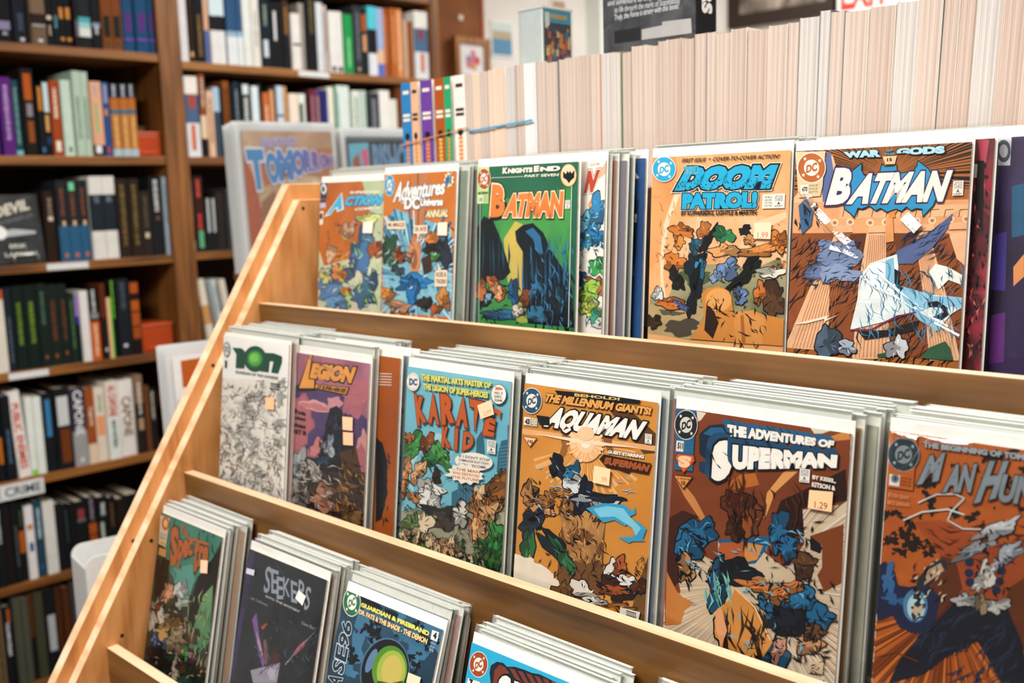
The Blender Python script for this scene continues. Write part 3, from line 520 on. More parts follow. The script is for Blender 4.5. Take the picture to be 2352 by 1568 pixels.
    def strokes(s, x0, y0, x1, y1, n, ln, wd, col, ang=0., spread=.4, seed=1, taper=True):
        """many short pen strokes inside a box of the cover"""
        r = random.Random(seed); s.k += 1; lay = s.k; m = paper(col) if isinstance(col, str) else col
        for _ in range(n):
            x, y = r.uniform(x0,x1), r.uniform(y0,y1); a = ang+r.uniform(-spread,spread); l = ln*r.uniform(.4,1.3); q = wd*r.uniform(.5,1.4); b = r.uniform(-.25,.25)*l
            c, d = math.cos(a), math.sin(a); mx, my = x+c*l/2-d*b, y+d*l/2+c*b
            s.poly([(x,y),(mx-d*q,my+c*q),(x+c*l,y+d*l),(mx+d*q,my-c*q)], m, lay)
    def rays(s, cx, cy, r0, r1, n, wd, col, a0=0., a1=6.2832, seed=1, jit=.5):
        r = random.Random(seed); s.k += 1; lay = s.k; m = paper(col) if isinstance(col, str) else col
        for i in range(n):
            a = a0+(a1-a0)*(i+r.uniform(-jit,jit))/n; q = wd*r.uniform(.5,1.5); ra = r0*r.uniform(.85,1.3); rb = r1*r.uniform(.8,1.1)
            c, d = math.cos(a), math.sin(a); s.poly([(cx+c*ra,cy+d*ra),(cx+c*rb-d*q,cy+d*rb+c*q),(cx+c*rb+d*q,cy+d*rb-c*q)], m, lay)
    def line(s, pts, wd, col):
        s.k += 1
        for a, b in zip(pts[:-1], pts[1:]):
            dx, dy = b[0]-a[0], b[1]-a[1]; l = math.hypot(dx, dy) or 1; nx, ny = -dy/l*wd/2, dx/l*wd/2
            s.poly([(a[0]+nx,a[1]+ny),(b[0]+nx,b[1]+ny),(b[0]-nx,b[1]-ny),(a[0]-nx,a[1]-ny)], col, s.k)
    def text(s, body, bl, br, tl, tr, col, off=.03, outline=None, oo=.07, outline2=None, oo2=.12, shadow=None, sh=(0,0), shear=0.):
        """lettering fitted into the four crop-pixel corners"""
        bl, br, tl, tr = (s.L(p) for p in (bl, br, tl, tr)); V0, F0 = text_mesh(body, off, shear)
        if not V0: return
        x0, x1 = min(v[0] for v in V0), max(v[0] for v in V0); y0, y1 = min(v[1] for v in V0), max(v[1] for v in V0)
        def put(V, Fc, c, sx=0, sy=0):
            s.k += 1; m = paper(c) if isinstance(c, str) else c; O = len(s.tx.v); mi = s.tx.m(m)
            for v in V:
                a = (v[0]-x0)/(x1-x0); b = (v[1]-y0)/(y1-y0)
                X = (bl[0]*(1-a)+br[0]*a)*(1-b)+(tl[0]*(1-a)+tr[0]*a)*b+sx; Z = (bl[1]*(1-a)+br[1]*a)*(1-b)+(tl[1]*(1-a)+tr[1]*a)*b+sy
                X = min(max(X, 0), s.w); Z = min(max(Z, 0), s.h); s.tx.v.append((X, -LAY*s.k, Z))
            for f in Fc: s.tx.f.append(tuple(O+i for i in f)); s.tx.mi.append(mi)
        if shadow:
            for q in range(6, 0, -1): V, Fc = text_mesh(body, off+oo*.5, shear); put(V, Fc, shadow, sh[0]*q/6, sh[1]*q/6)
        if outline2: V, Fc = text_mesh(body, off+oo2*.55, shear); put(V, Fc, outline2)
        if outline: V, Fc = text_mesh(body, off+oo*.5, shear); put(V, Fc, outline)
        put(V0, F0, col)
    def lines(s, body, tl, tr, bl, br, col, off=.015, gap=.3):
        """several lines of lettering inside a quad"""
        rows = body.split('|'); n = len(rows)
        for i, tx in enumerate(rows):
            a, b = i/n, (i+1-gap)/n; mix = lambda p, q, k: (p[0]*(1-k)+q[0]*k, p[1]*(1-k)+q[1]*k)
            if tx: s.text(tx, mix(tl,bl,b), mix(tr,br,b), mix(tl,bl,a), mix(tr,br,a), col, off)
    def roundel(s, x, y, rx, ry, col, inner='#F0E6D8', word='#1c1c1c', star='#F3EAE0', tilt=-.25):
        s.ell(x, y, rx*1.06, ry*1.06, inner); s.ell(x, y, rx, ry, col); s.ell(x, y, rx*.56, ry*.56, inner)
        for a in (.9, 2.45, 4.05, 5.6):
            X, Y = x+rx*.78*math.cos(a), y+ry*.78*math.sin(a); r = .15
            s.poly([(X+rx*r*(1 if i % 2 == 0 else .42)*math.sin(i*.6283), Y-ry*r*(1 if i % 2 == 0 else .42)*math.cos(i*.6283)) for i in range(10)], star)
        k = tilt; s.text('DC', (x-rx*.42,y+ry*.36-k*rx*.1), (x+rx*.42,y+ry*.3+k*ry*.3), (x-rx*.36,y-ry*.22-k*ry*.2), (x+rx*.42,y-ry*.36+k*ry*.2), word if word != 'same' else col, .05)
    def stamp(s, pts):
        s.poly(pts, '#E6E2DA'); c = lambda a, b: (pts[0][0]*(1-a)*(1-b)+pts[1][0]*a*(1-b)+pts[2][0]*a*b+pts[3][0]*(1-a)*b, pts[0][1]*(1-a)*(1-b)+pts[1][1]*a*(1-b)+pts[2][1]*a*b+pts[3][1]*(1-a)*b)
        s.lines('APPROVED|BY THE|COMICS|CODE', c(.12,.08), c(.88,.08), c(.12,.55), c(.88,.55), '#3A3630', .02); s.text('A', c(.35,.8), c(.65,.8), c(.35,.58), c(.65,.58), '#2A2826', .05)
        s.text('AUTHORITY', c(.1,.95), c(.9,.95), c(.1,.85), c(.9,.85), '#3A3630', .02)
    def sticker(s, pts, words=None, col='#F2C09C', ink='#C8645A', wq=None):
        s.stickers.append(([s.L(p) for p in pts], words, col, ink, [s.L(p) for p in wq] if wq else None))
    def crease(s, pts, w0, w1): s.creases.append(([s.L(p) for p in pts], w0, w1))
    def done(s):
        o = s.o; w, h = s.w, s.h
        if s.board: MB().box((-.0015,.0026,-.0),(w+.0015,.0034,h+s.top), white_board).build('backing_board', o)
        MB().box((.0004,.0003,.0005),(w-.0006,.0024,h-.0005), page_edge).build('page_block', o)
        s.mb.box((0,.00004,0),(w,.0002,h), white_board); cv = s.mb.build('cover', o)
        if s.tx.f: s.tx.build('cover_lettering', cv)
        y = -LAY*(s.k+3)
        if s.sl:
            me = MB(); nx, nz = 10, 14; r = random.Random(int(s.P.x*1000)); x0, x1, z1 = -.004, w+.0045, h+s.top+.004; g = {}
            for i in range(nx+1):
                for j in range(nz+1):
                    edge = i in (0, nx) or j == 0
                    g[i, j] = len(me.v); me.v.append((x0+(x1-x0)*i/nx, (y-.0006 if not edge else y*.5)-(0 if edge else r.uniform(0,.0007)*(s.sl == 'w')), z1*j/nz))
            k = me.m(sleeve_w if s.sl == 'w' else sleeve_m)
            for i in range(nx):
                for j in range(nz): me.f.append((g[i,j], g[i+1,j], g[i+1,j+1], g[i,j+1])); me.mi.append(k)
            for pts, w0, w1 in s.creases:               # raised folds of the plastic: a shallow ridge along each line
                kc = me.m(crease_m); m_ = len(pts)-1
                for i in range(m_):
                    a, b = pts[i], pts[i+1]; dx, dz = b[0]-a[0], b[1]-a[1]; l = math.hypot(dx, dz) or 1; px, pz = -dz/l, dx/l
                    if pz < 0: px, pz = -px, -pz
                    wa, wb = (w0+(w1-w0)*i/m_)*r.uniform(.6,1.3), (w0+(w1-w0)*(i+1)/m_)*r.uniform(.6,1.3); ya = y-.0014
                    P = lambda q, ww, f, hh: (q[0]+px*ww*f, ya-hh, q[1]+pz*ww*f)
                    me.face([P(a,wa,.7,0), P(b,wb,.7,0), P(b,wb,0,wb*r.uniform(.2,.34)), P(a,wa,0,wa*r.uniform(.2,.34))], crease_m)
                    me.face([P(a,wa,0,wa*.27), P(b,wb,0,wb*.27), P(b,wb,-.3,0), P(a,wa,-.3,0)], crease_m)
            so = me.build('clear_sleeve', o, smooth=not s.creases); y -= .0016
        for (P, words, col, ink, wq) in s.stickers:
            b = MB(); b.prism([Vector((p[0], y, p[1])) for p in P], (0, -.00012, 0), paper(col, .6, .02)); st = b.build('price_sticker', o)
            if words:
                V, Fc = text_mesh(words, .0); x0, x1 = min(v[0] for v in V), max(v[0] for v in V); y0, y1 = min(v[1] for v in V), max(v[1] for v in V)
                q = wq or [tuple(P[0][i]*(1-a)*(1-b_)+P[1][i]*a*(1-b_)+P[2][i]*a*b_+P[3][i]*(1-a)*b_ for i in (0,1)) for a, b_ in ((.15,.5),(.85,.5),(.85,.9),(.15,.9))]
                tb = MB(); m = paper(ink)
                for f in Fc:
                    pts = []
                    for i in f:
                        a = (V[i][0]-x0)/(x1-x0); c = 1-(V[i][1]-y0)/(y1-y0)
                        pts.append((q[0][0]*(1-a)*(1-c)+q[1][0]*a*(1-c)+q[2][0]*a*c+q[3][0]*(1-a)*c, y-.0002, q[0][1]*(1-a)*(1-c)+q[1][1]*a*(1-c)+q[2][1]*a*c+q[3][1]*(1-a)*c))
                    tb.face(pts, m)
                tb.build('price', st)
        return o
# --- plain bagged comics filed behind the ones that face out
stk_cols = ['#8A3A20','#2A5A7A','#C07A30','#3A6A4A','#5A4A6A','#1E2A38','#B05030','#CFC7B4']
_sm = {}
flap_m = film('folded_flap', tint='#FAFCFA', base=.04, rough=.12, bump=.4, scale=40, whiten=.72)
def stack_meshes(ci):
    if ci in _sm: return _sm[ci]
    bd = MB().box((-.0015,.0026,0),(CW+.0015,.0034,CH+.010), white_board).mesh('backing_board')
    pg = MB().box((0,.0002,.0005),(CW,.0024,CH-.0005), page_edge).box((-.0002,-.0002,0),(CW,.0002,CH), paper(stk_cols[ci])).mesh('comic_body')
    sv = MB(); x0, x1, z1, y = -.004, CW+.0048, CH+.0118, -.0009
    sv.box((x0, -.0011, 0), (x1, -.0008, z1), film('stack_sleeve', tint='#FAFCFA', base=.03, rough=.12, bump=.3, scale=30, whiten=.06))
    sv.box((-.002, -.0011, CH+.0104), (CW+.003, .0033, CH+.0109), flap_m)      # the flap folded over the top
    _sm[ci] = (bd, pg, sv.mesh('clear_sleeve')); return _sm[ci]
srng = random.Random(21)
def stack(front, where, n, pitch=.0048, y0=.0058, dx=.003, drift=0., lift=.004, dl=0.):
    """comics filed behind a front comic, same lean"""
    for k in range(n):
        ci = srng.randrange(len(stk_cols)); o = empty('filed_comic', (0,0,0), (front.o.rotation_euler.x+math.radians(dl)*(k+1)+srng.uniform(-.002,.002), srng.uniform(-.004,.004), 0))
        o.location = front.P+Vector((srng.uniform(-dx,dx)+drift*k+srng.choice((0,0,0,.005,-.004)), y0+pitch*k+srng.uniform(-.0006,.0006), max(0, srng.uniform(-lift,lift))))
        tag(o, 'white-boarded bagged comic, '+ordinal(k+1)+' one behind '+where, 'comic book', 'comics filed behind '+where)
        for nm, me in zip(('backing_board','comic_body','clear_sleeve'), stack_meshes(ci)): link_mesh(nm, me, o)
INK = '#15161A'
# ---- top tier -----------------------------------------------------------------------------------
c = Comic('comic with rust cover, pale blue title and blue-green art, against the end panel', 0, -.4235, .0275, 1.3, h=.252, sleeve='c').setcrop(680, 340, 3.733)
c.base(mottle('#B0602A', '#C47438', 20)); c.poly([(100,1340),(150,900),(200,880),(240,1010),(420,960),(760,840),(760,1420),(100,1420)], mottle('#CFC3AE', '#DCCDB4', 25, h3='#B9C9A8'))
c.poly([(560,260),(770,240),(760,900),(660,760),(640,560)], mottle('#A9BE98', '#C6C8A4', 18))
for b in ((560,880,95,190,'#4B78A6',.2),(320,1160,150,110,'#5B84AE',-.3),(600,1230,90,150,'#3F6A86',.1),(620,600,85,42,'#D9DE8C',0),(690,870,60,75,'#A4552C',.3),(370,1070,60,70,'#D88A4E',.4),(300,900,50,60,'#DDAF88',0),(450,700,48,80,'#C79878',.3),(360,1330,110,60,'#6A9CC4',0),(430,1230,60,30,'#B4622C',-.3),(250,1090,45,60,'#C9C77C',.3)): c.blob(*b[:5], b[5], .25, 3, '#2C3A48')
c.strokes(250,560,700,1350,46,70,4,'#26323C',.9,1.2,4); c.strokes(380,700,680,1300,22,90,7,'#9FD05A',1.2,.8,5); c.strokes(150,900,740,1380,40,60,5,'#DCE4D8',.5,1.4,6)
c.poly([(212,302),(268,297),(262,430),(200,438)], '#22465C'); c.ell(240,350,24,46,'#DCE6EA'); c.ell(236,352,12,26,'#22465C'); c.poly([(198,445),(260,440),(256,465),(194,468)], '#2A4A66'); c.poly([(194,472),(258,468),(255,512),(190,515)], '#C9C4D8')
c.poly([(196,545),(238,540),(232,655),(186,660)], '#EFE6D4'); c.text('1',(205,610),(228,608),(208,560),(230,558),'#3A3A3A',.05)
c.text('SUPERMAN',(462,392),(714,388),(466,370),(718,364),'#EFE8DA',.04); c.text('A',(262,578),(400,522),(368,420),(408,368),'#4FB4D8',.06,'#E8F0F0',.1); c.text('CTION',(412,496),(724,490),(440,412),(768,398),'#4FB4D8',.06,'#2F6A94',.1,shear=.1); c.text('COMICS',(505,537),(716,522),(512,512),(726,500),'#F0ECE0',.04)
c.lines('NEW|STORY', (595,1340),(690,1335),(590,1385),(680,1380),'#F0EAE0')
c.sticker([(586,632),(674,626),(662,730),(582,728)], None, '#F6E3CF'); act = c; c.done()

c = Comic('comic with orange cover, script title and blue swirl art, next to the end-panel comic', 0, -.2570, .0212, 1.3, h=.2595, wd=.1545, sleeve='c').setcrop(680, 340, 3.733)
c.base(mottle('#BE6826', '#CE7C34', 16)); c.poly([(735,1400),(760,640),(850,520),(960,560),(1000,640),(1130,620),(1330,700),(1340,1450)], mottle('#5FA3BE', '#8FC4D2', 30, h3='#76B4C8'))
c.rays(1010,1100,120,560,46,12,'#2F6484',3.2,6.2,2); c.rays(1010,1100,160,520,30,8,'#BFE0E6',0,6.28,3)
c.poly([(985,215),(1135,205),(1100,560),(1075,800),(1060,1060),(1000,1080),(955,960),(965,830),(1020,700),(1010,420)], '#B9794C'); c.ell(1012,930,52,130,'#C98A5C'); c.ell(1012,950,30,90,'#9A5F3A'); c.line([(1045,215),(1050,500),(1045,760)],9,'#6E452C')
for b in ((795,850,55,110,'#28523A',.2),(860,960,60,55,'#3A7A48',0),(870,900,34,50,'#A4522A',.2),(900,930,45,40,'#94441F',0),(1150,850,46,60,'#2A1D18',.2),(1170,770,56,56,'#D9843A',0),(1265,900,60,130,'#2B2F3C',0),(1180,930,50,34,'#4E9A48',.3),(1010,1150,150,60,'#1E7FBE',0),(1000,1250,55,130,'#1A76B4',0),(880,1360,100,50,'#C08A64',0),(1110,1330,60,60,'#2A2628',0),(1200,1380,40,50,'#B05A2C',0),(780,1250,60,55,'#D0843C',0),(1270,1290,50,90,'#D48A40',0),(880,1050,50,36,'#3C4A50',0)): c.blob(*b[:5], b[5], .22, 5, INK)
c.strokes(750,640,1320,1400,60,80,5,'#16222C',.6,1.3,8); c.strokes(750,640,1320,1400,30,70,5,'#D6EBEE',2.2,.5,9); c.poly([(1075,950),(1160,900),(1170,1050),(1100,1090)], '#3A2A24')
c.roundel(805,320,42,88,'#2F9CC6',word='same')
c.text('Adventures',(832,470),(1275,396),(872,290),(1290,262),'#F0ECE2',.035,'#2A6A94',.05); c.text('DC',(930,526),(1062,524),(936,418),(1068,412),'#EEF0E8',.05,'#2A6A94',.07); c.text('Universe',(1068,500),(1262,494),(1074,430),(1266,424),'#F0F0E8',.05,'#2A6A94',.07); c.text('in the',(905,478),(935,476),(905,455),(935,453),'#F0F0E8',.03); c.text('ANNUAL',(1114,598),(1306,590),(1122,532),(1312,524),'#EFE0A8',.05,'#2A6A94',.07,shear=.12)
c.poly([(1316+46*(1 if i%2 else .72)*math.cos(i*.35), 272+72*(1 if i%2 else .72)*math.sin(i*.35)) for i in range(18)],'#F2D9A8'); c.text('#1',(1280,325),(1335,320),(1290,225),(1340,220),'#1E6A9C',.08)
for q, tx in (([(785,628),(942,624),(938,694),(782,694)],'MR. MIRACLE!'),([(1016,664),(1132,660),(1130,734),(1014,734)],'DR. FATE!'),([(1198,1050),(1302,1046),(1296,1186),(1194,1186)],'ROSE &|THORN!')):
    c.poly(q,'#F0D9BC'); c.lines(tx,(q[0][0]+10,q[0][1]+14),(q[1][0]-10,q[1][1]+14),(q[3][0]+10,q[3][1]-4),(q[2][0]-10,q[2][1]-4),'#5A2A20',.03)
c.poly([(880,694),(890,694),(884,720)],'#F0D9BC'); c.poly([(1040,734),(1062,734),(1052,795)],'#F0D9BC'); c.poly([(1225,1048),(1250,1046),(1215,975)],'#F0D9BC')
c.sticker([(1228,640),(1310,636),(1306,750),(1224,748)], None, '#F6DDC4'); adv = c; c.done()

def folds(c, pts, cols, seed, n=9, wd=14):
    """dark cloth-like mass with lighter folds"""
    c.poly(pts, cols[0]); r = random.Random(seed); xs = [p[0] for p in pts]; ys = [p[1] for p in pts]
    for k in range(n):
        x = min(xs)+(max(xs)-min(xs))*(k+.5)/n+r.uniform(-8,8); a = r.uniform(.15,.4); y0 = min(ys)+(max(ys)-min(ys))*a; y1 = min(ys)+(max(ys)-min(ys))*r.uniform(.7,.97)
        q = wd*r.uniform(.4,1.2); c.poly([(x,y0),(x+q,(y0+y1)/2),(x+r.uniform(-20,20),y1),(x-q*.3,(y0+y1)/2)], cols[1+k%(len(cols)-1)])
c = Comic('comic with deep green cover and large orange title above dark blue folds', 0, -.0207, -.0086, -.5, h=.2605, sleeve='c').setcrop(1060, 320, 3.409)
c.base(mottle('#1C5A44', '#24684A', 12)); c.poly([(160,500),(860,370),(852,1500),(140,1460)], mottle('#2F7A44', '#48984A', 14, h3='#3A8A46'))
c.poly([(330,780),(420,640),(560,700),(640,900),(640,1420),(440,1440),(360,1100)], mottle('#9CA848', '#C9B456', 16)); c.poly([(380,860),(455,800),(490,1000),(480,1200),(400,1160)], '#C4AE5A')
folds(c, [(120,700),(175,600),(250,640),(300,760),(345,900),(385,1040),(330,1100),(130,1130)], ['#101A20','#1B3344','#22465C'], 3, 7)
folds(c, [(480,880),(430,800),(420,720),(480,670),(560,655),(640,730),(700,860),(760,960),(830,1060),(870,1200),(885,1475),(520,1440),(490,1200)], ['#0F1A24','#1D4868','#27608A','#163448'], 6, 13, 18)
c.poly([(500,720),(560,690),(620,760),(640,900),(600,880),(560,780)], '#2C6A94')
for b in ((270,1170,60,95,'#C06A34',-.3),(275,1190,40,70,'#E0A070',-.3),(190,1240,60,60,'#1A2A34',0),(205,1240,22,40,'#7FB0C4',.2),(410,1200,38,100,'#1F5A86',0),(320,1370,150,40,'#2A6E98',.05),(500,1240,36,70,'#7A3E28',.3),(150,1180,40,90,'#B4683A',0),(600,1180,60,38,'#2A7096',.4),(440,1340,36,50,'#CFC6B8',.3),(600,1370,80,60,'#2C6C90',0),(780,1250,70,120,'#14303F',0)): c.blob(*b[:5], b[5], .2, 7, '#0E1418')
c.strokes(520,700,860,1440,50,120,5,'#3C7EA6',1.4,.35,4); c.strokes(130,1080,560,1440,40,60,5,'#0D1216',.5,1.2,5); c.strokes(540,1000,860,1460,40,140,7,'#0B1016',1.35,.3,6)
c.poly([(127,217),(222,210),(215,502),(122,506)], '#B9D48C'); c.roundel(180,310,50,80,'#A9562A',word='same'); c.text('BATMAN',(134,432),(212,428),(135,412),(213,408),'#1A2A1A',.06); c.poly([(138,444),(172,442),(170,494),(136,496)], '#E2E6DE'); c.text('510',(143,488),(166,486),(144,454),(167,452),INK,.04); c.lines('US $1.50|CAN $2.10|UK $1.00|JUL 94',(178,440),(212,438),(176,496),(208,494),'#7FA84A',.01)
c.text('K',(324,270),(366,268),(328,222),(370,220),'#EFE9D8',.07,INK,.1); c.text('NIGHTS',(366,268),(560,258),(370,228),(562,218),'#EFE9D8',.07,INK,.1); c.text('E',(570,256),(610,252),(572,208),(614,205),'#EFE9D8',.07,INK,.1); c.text('ND',(618,252),(778,246),(620,216),(780,205),'#EFE9D8',.07,INK,.1); c.text('PART SEVEN',(498,298),(764,288),(500,278),(768,266),'#EFE9D8',.03)
c.line([(238,302),(490,291)],4,'#D9E2D0'); c.line([(868,365),(842,1470)],5,'#CFE0CC'); c.line([(152,500),(140,1440)],4,'#B8D0BC')
c.ell(843,282,62,88,'#E6B04A'); c.ell(843,280,56,82,'#F0CDB0'); c.poly([(800,250),(822,272),(835,245),(845,262),(858,246),(866,268),(890,240),(888,300),(862,322),(846,345),(828,318),(800,300)], '#16181A')
c.text('B',(228,612),(345,604),(246,352),(345,360),mottle('#CC6A28','#DE8A44',10),.06,'#F2D8B4',.09,INK,.13); c.text('ATMAN',(330,610),(795,608),(372,430),(806,404),mottle('#CC6A28','#DE8A44',10),.06,'#F2D8B4',.09,INK,.13)
c.stamp([(816,478),(856,474),(854,542),(814,546)]); grn = c; c.done()

# partly covered comics just behind the green one
c = Comic('white comic with red title letter half hidden behind the green comic', 0, .0075, .006, -.5, h=.2615, sleeve='c').setcrop(1060, 320, 3.409)
c.base('#E9E2D8'); c.poly([(1060,290),(1140,160),(1140,260),(1050,330)],'#EBB48C'); c.text('N',(958,424),(1026,416),(992,246),(1088,236),'#B8432C',.08,'#E0D8CC',.1,'#3A2A4A',.13); c.text('SHUM',(1010,212),(1078,202),(1012,190),(1080,180),'#C8905A',.02); c.ell(1045,520,52,62,'#E9B070'); c.ell(1045,520,44,52,'#D07A34'); c.text('ONE!',(1008,535),(1082,530),(1010,498),(1084,494),'#F2E0C0',.05)
for b in ((1000,660,70,110,'#7CC4DC',.3),(1060,560,60,120,'#3A86B4',.2),(1060,760,60,100,'#2C78A8',-.3),(960,800,50,70,'#4AA0C4',0),(1090,1000,80,80,'#3E9A52',.2),(960,1110,40,60,'#245A80',0),(1060,1140,80,70,'#B06A34',.4),(1000,1200,80,90,'#9CC04A',.3),(1010,1330,90,60,'#BFCE54',-.3),(1060,1390,60,50,'#3F9A78',0),(1100,1440,70,40,'#C8C6C0',0)): c.blob(*b[:5], b[5], .22, 9, '#20303A')
c.strokes(930,560,1130,1450,50,60,5,'#1E3A4C',1.,1.3,5); c.strokes(930,560,1130,1450,25,60,5,'#C4E4EA',1.,1.3,6); nwh = c; c.done()
c = Comic('navy comic with a white hooked letter between two bagged stacks', 0, .0385, .040, -.5, h=.262, sleeve='c').setcrop(1060, 320, 3.409)
c.base(mottle('#1D3F70','#2A5288',10)); c.poly([(1310,270),(1360,255),(1390,300),(1370,310),(1350,290),(1335,340),(1345,420),(1325,450),(1312,400)],'#EDE6DA'); c.poly([(1310,480),(1390,470),(1370,900),(1300,1300)],'#1B2F50'); c.text('IS!',(1308,658),(1370,650),(1312,590),(1374,580),'#F0ECE2',.06); c.poly([(1300,740),(1330,900),(1356,1060),(1320,1090),(1290,1180)],'#2F7FBE'); c.poly([(1290,1400),(1330,1370),(1340,1440),(1290,1450)],'#6A3A7A'); c.done()

c = Comic('comic with tan cover and big cyan block title, sticker priced 1.99', 0, .2429, .0054, -.8, h=.2605, sleeve='c').setcrop(1440, 300, 3.0143)
c.base(mottle('#DDA066', '#E8B27C', 18)); c.poly([(180,180),(340,170),(330,420),(250,640),(215,900),(160,960)], mottle('#D79255','#E2A56A',20)); c.poly([(330,440),(380,420),(300,600),(262,800),(250,1000),(270,1160),(235,1150),(230,880),(255,650)], '#F0D2B0')
c.poly([(380,600),(905,590),(1120,560),(1100,900),(860,960),(560,940),(400,930),(340,780)], mottle('#D99C62','#F0CFA6',22)); c.poly([(380,930),(700,920),(860,960),(1060,880),(1100,1000),(1090,1300),(900,1480),(430,1450),(150,1400),(160,1160),(280,1170)], mottle('#6E7450','#8E8A62',16,h3='#A09A74'))
c.poly([(150,1200),(420,1190),(560,1240),(430,1440),(140,1405)], mottle('#C4A476','#9E9064',18)); c.blob(380,1360,130,55,'#4A4438',0,.2,3); c.blob(470,1010,100,60,'#4C5A3C',0,.25,4); c.blob(300,1260,70,22,'#57563E',.1,.2,3)
c.strokes(160,420,340,900,26,60,3,'#A8683A',1.3,.8,2); c.poly([(860,640),(1100,560),(1110,600),(900,720)], '#EFC9A0')
for b in ((380,690,70,46,'#C9742E',.2),(360,770,40,40,'#D48838',0),(470,800,40,52,'#28586E',0),(540,700,44,70,'#B06A34',.3),(560,760,30,90,'#17191C',.5),(670,720,64,56,'#2C7A4C',.2),(820,690,44,28,'#1A1A1C',-.3),(850,760,44,30,'#C88A4A',.3),(330,910,60,70,'#CE7A30',.2),(345,1030,46,70,'#1C1A1A',-.3),(470,930,64,80,'#17242C',.2),(510,960,28,90,'#2E86B4',.1),(470,1110,44,150,'#141B22',.12),(700,960,90,55,'#6A86B0',-.5),(620,1010,36,40,'#7C96BC',0),(850,960,52,110,'#111314',.6),(760,1040,110,26,'#121414',-.75),(300,1190,110,34,'#C8702E',.15),(215,1130,30,50,'#DADCD8',.2),(380,1210,50,22,'#4A5A8A',.5),(1000,980,90,36,'#DCD8C8',-.15),(920,830,150,34,'#D58A44',-.1),(680,830,90,44,'#E0A060',.1),(1060,760,60,70,'#CE7E36',.3),(930,1130,40,90,'#C4702E',.1),(1020,1170,80,110,'#5A3A22',.2),(185,1320,44,50,'#3A2418',.2),(790,1140,50,50,'#5A7AA8',0)): c.blob(*b[:5], b[5], .25, 11, INK)
c.poly([(440,1440),(520,1330),(540,1290),(520,1130),(560,1090),(650,1075),(710,1110),(735,1200),(740,1260),(880,1240),(940,1270),(1090,1300),(1085,1490)], '#C9853C'); c.poly([(560,1160),(640,1140),(600,1230),(640,1330),(600,1440),(540,1380)], '#2A1A12'); c.poly([(760,1250),(880,1245),(960,1300),(940,1480),(760,1470),(745,1320)], '#D0904A'); c.ell(640,1170,90,80,'#DCA05A'); c.poly([(790,1280),(812,1275),(826,1470),(800,1470)], '#A8622A'); c.strokes(540,1100,940,1470,46,70,6,'#2E1E14',1.2,1.0,7); c.strokes(960,720,1110,960,26,60,6,'#7A3E18',-.4,.9,9); c.strokes(250,640,1090,1300,60,34,3,'#1E1A18',.7,1.5,12)
c.roundel(262,267,78,84,'#2CA4CC',word='same')
c.text('FIRST ISSUE',(383,222),(552,213),(388,194),(556,186),'#231A14',.022,shear=.2); c.text('*',(566,212),(588,210),(566,192),(588,190),'#231A14',.05); c.text('COVER-TO-COVER ACTION!',(598,211),(1058,190),(603,184),(1066,162),'#231A14',.022,shear=.2)
c.text('DOOM',(332,418),(1042,402),(384,248),(1054,234),'#22A9D2',.10,'#14202A',.125,'#F2E6D4',.16,shear=.25)
c.strokes(345,335,1035,408,150,16,4,'#122A38',.8,1.4,13); c.text('THE',(398,294),(490,290),(400,252),(494,246),'#3AB4D6',.06,'#14202A',.09,'#F2E6D4',.13)
c.text('PATROL!',(385,546),(905,536),(390,432),(912,420),'#22A9D2',.085,'#14202A',.11,'#F2E6D4',.14); c.text('BY KUPPERBERG, LIGHTLE & MARTIN',(380,592),(900,588),(382,560),(904,550),'#1C1612',.035)
c.poly([(944,440),(1100,434),(1096,536),(940,540)],'#E6E0D2'); c.lines('75c|CAN 95c|UK 40p|OCT 87',(960,456),(1012,452),(956,534),(1008,532),'#6A6458',.02); c.stamp([(1024,444),(1094,440),(1090,528),(1020,532)])
c.sticker([(896,640),(1012,634),(1006,750),(888,746)], '1.99', '#F3C9AA', '#C8705A', [(918,704),(990,702),(988,742),(916,742)]); dm = c; c.done()

c = Comic('comic with white block title on a blue winged emblem, columns and drapery, price 1.39', 0, .4156, .0039, -.1, h=.2590, sleeve='w').setcrop(1780, 280, 2.703)
c.base('#A8632C'); c.rays(720,330,60,900,90,9,'#1C1410',3.0,6.5,4,.3); c.poly([(110,480),(330,200),(360,210),(420,420),(400,520),(390,700),(115,700)], '#E8B88E'); c.poly([(320,190),(345,185),(405,560),(380,680),(300,560),(290,380)], '#5A6C9A')
c.poly([(110,500),(1210,480),(1205,690),(110,700)], '#DDA070'); c.poly([(400,530),(1210,510),(1208,580),(400,600)], '#E4B184')
for k in range(9): c.line([(420+k*90,590),(430+k*90,545),(480+k*90,542)],4,'#3A2418')
c.poly([(95,690),(1205,690),(1160,1490),(60,1400)], '#8A4A22'); c.strokes(80,700,1190,1480,330,150,5,'#1E1410',2.3,.12,3); c.poly([(460,700),(570,690),(560,860),(520,900)], '#5A3018'); c.poly([(740,690),(860,690),(900,860),(760,860)], '#6A3A1C')
for col in ([(60,1400),(330,1420),(340,1000),(430,700),(470,640),(400,640),(230,1000)], [(570,690),(690,690),(690,1000),(720,1470),(480,1470),(520,1000)], [(870,690),(960,690),(1060,1060),(1150,1480),(960,1480),(920,1060)], [(1080,690),(1200,680),(1190,900),(1130,850)]):
    c.poly(col, '#E6B58C')
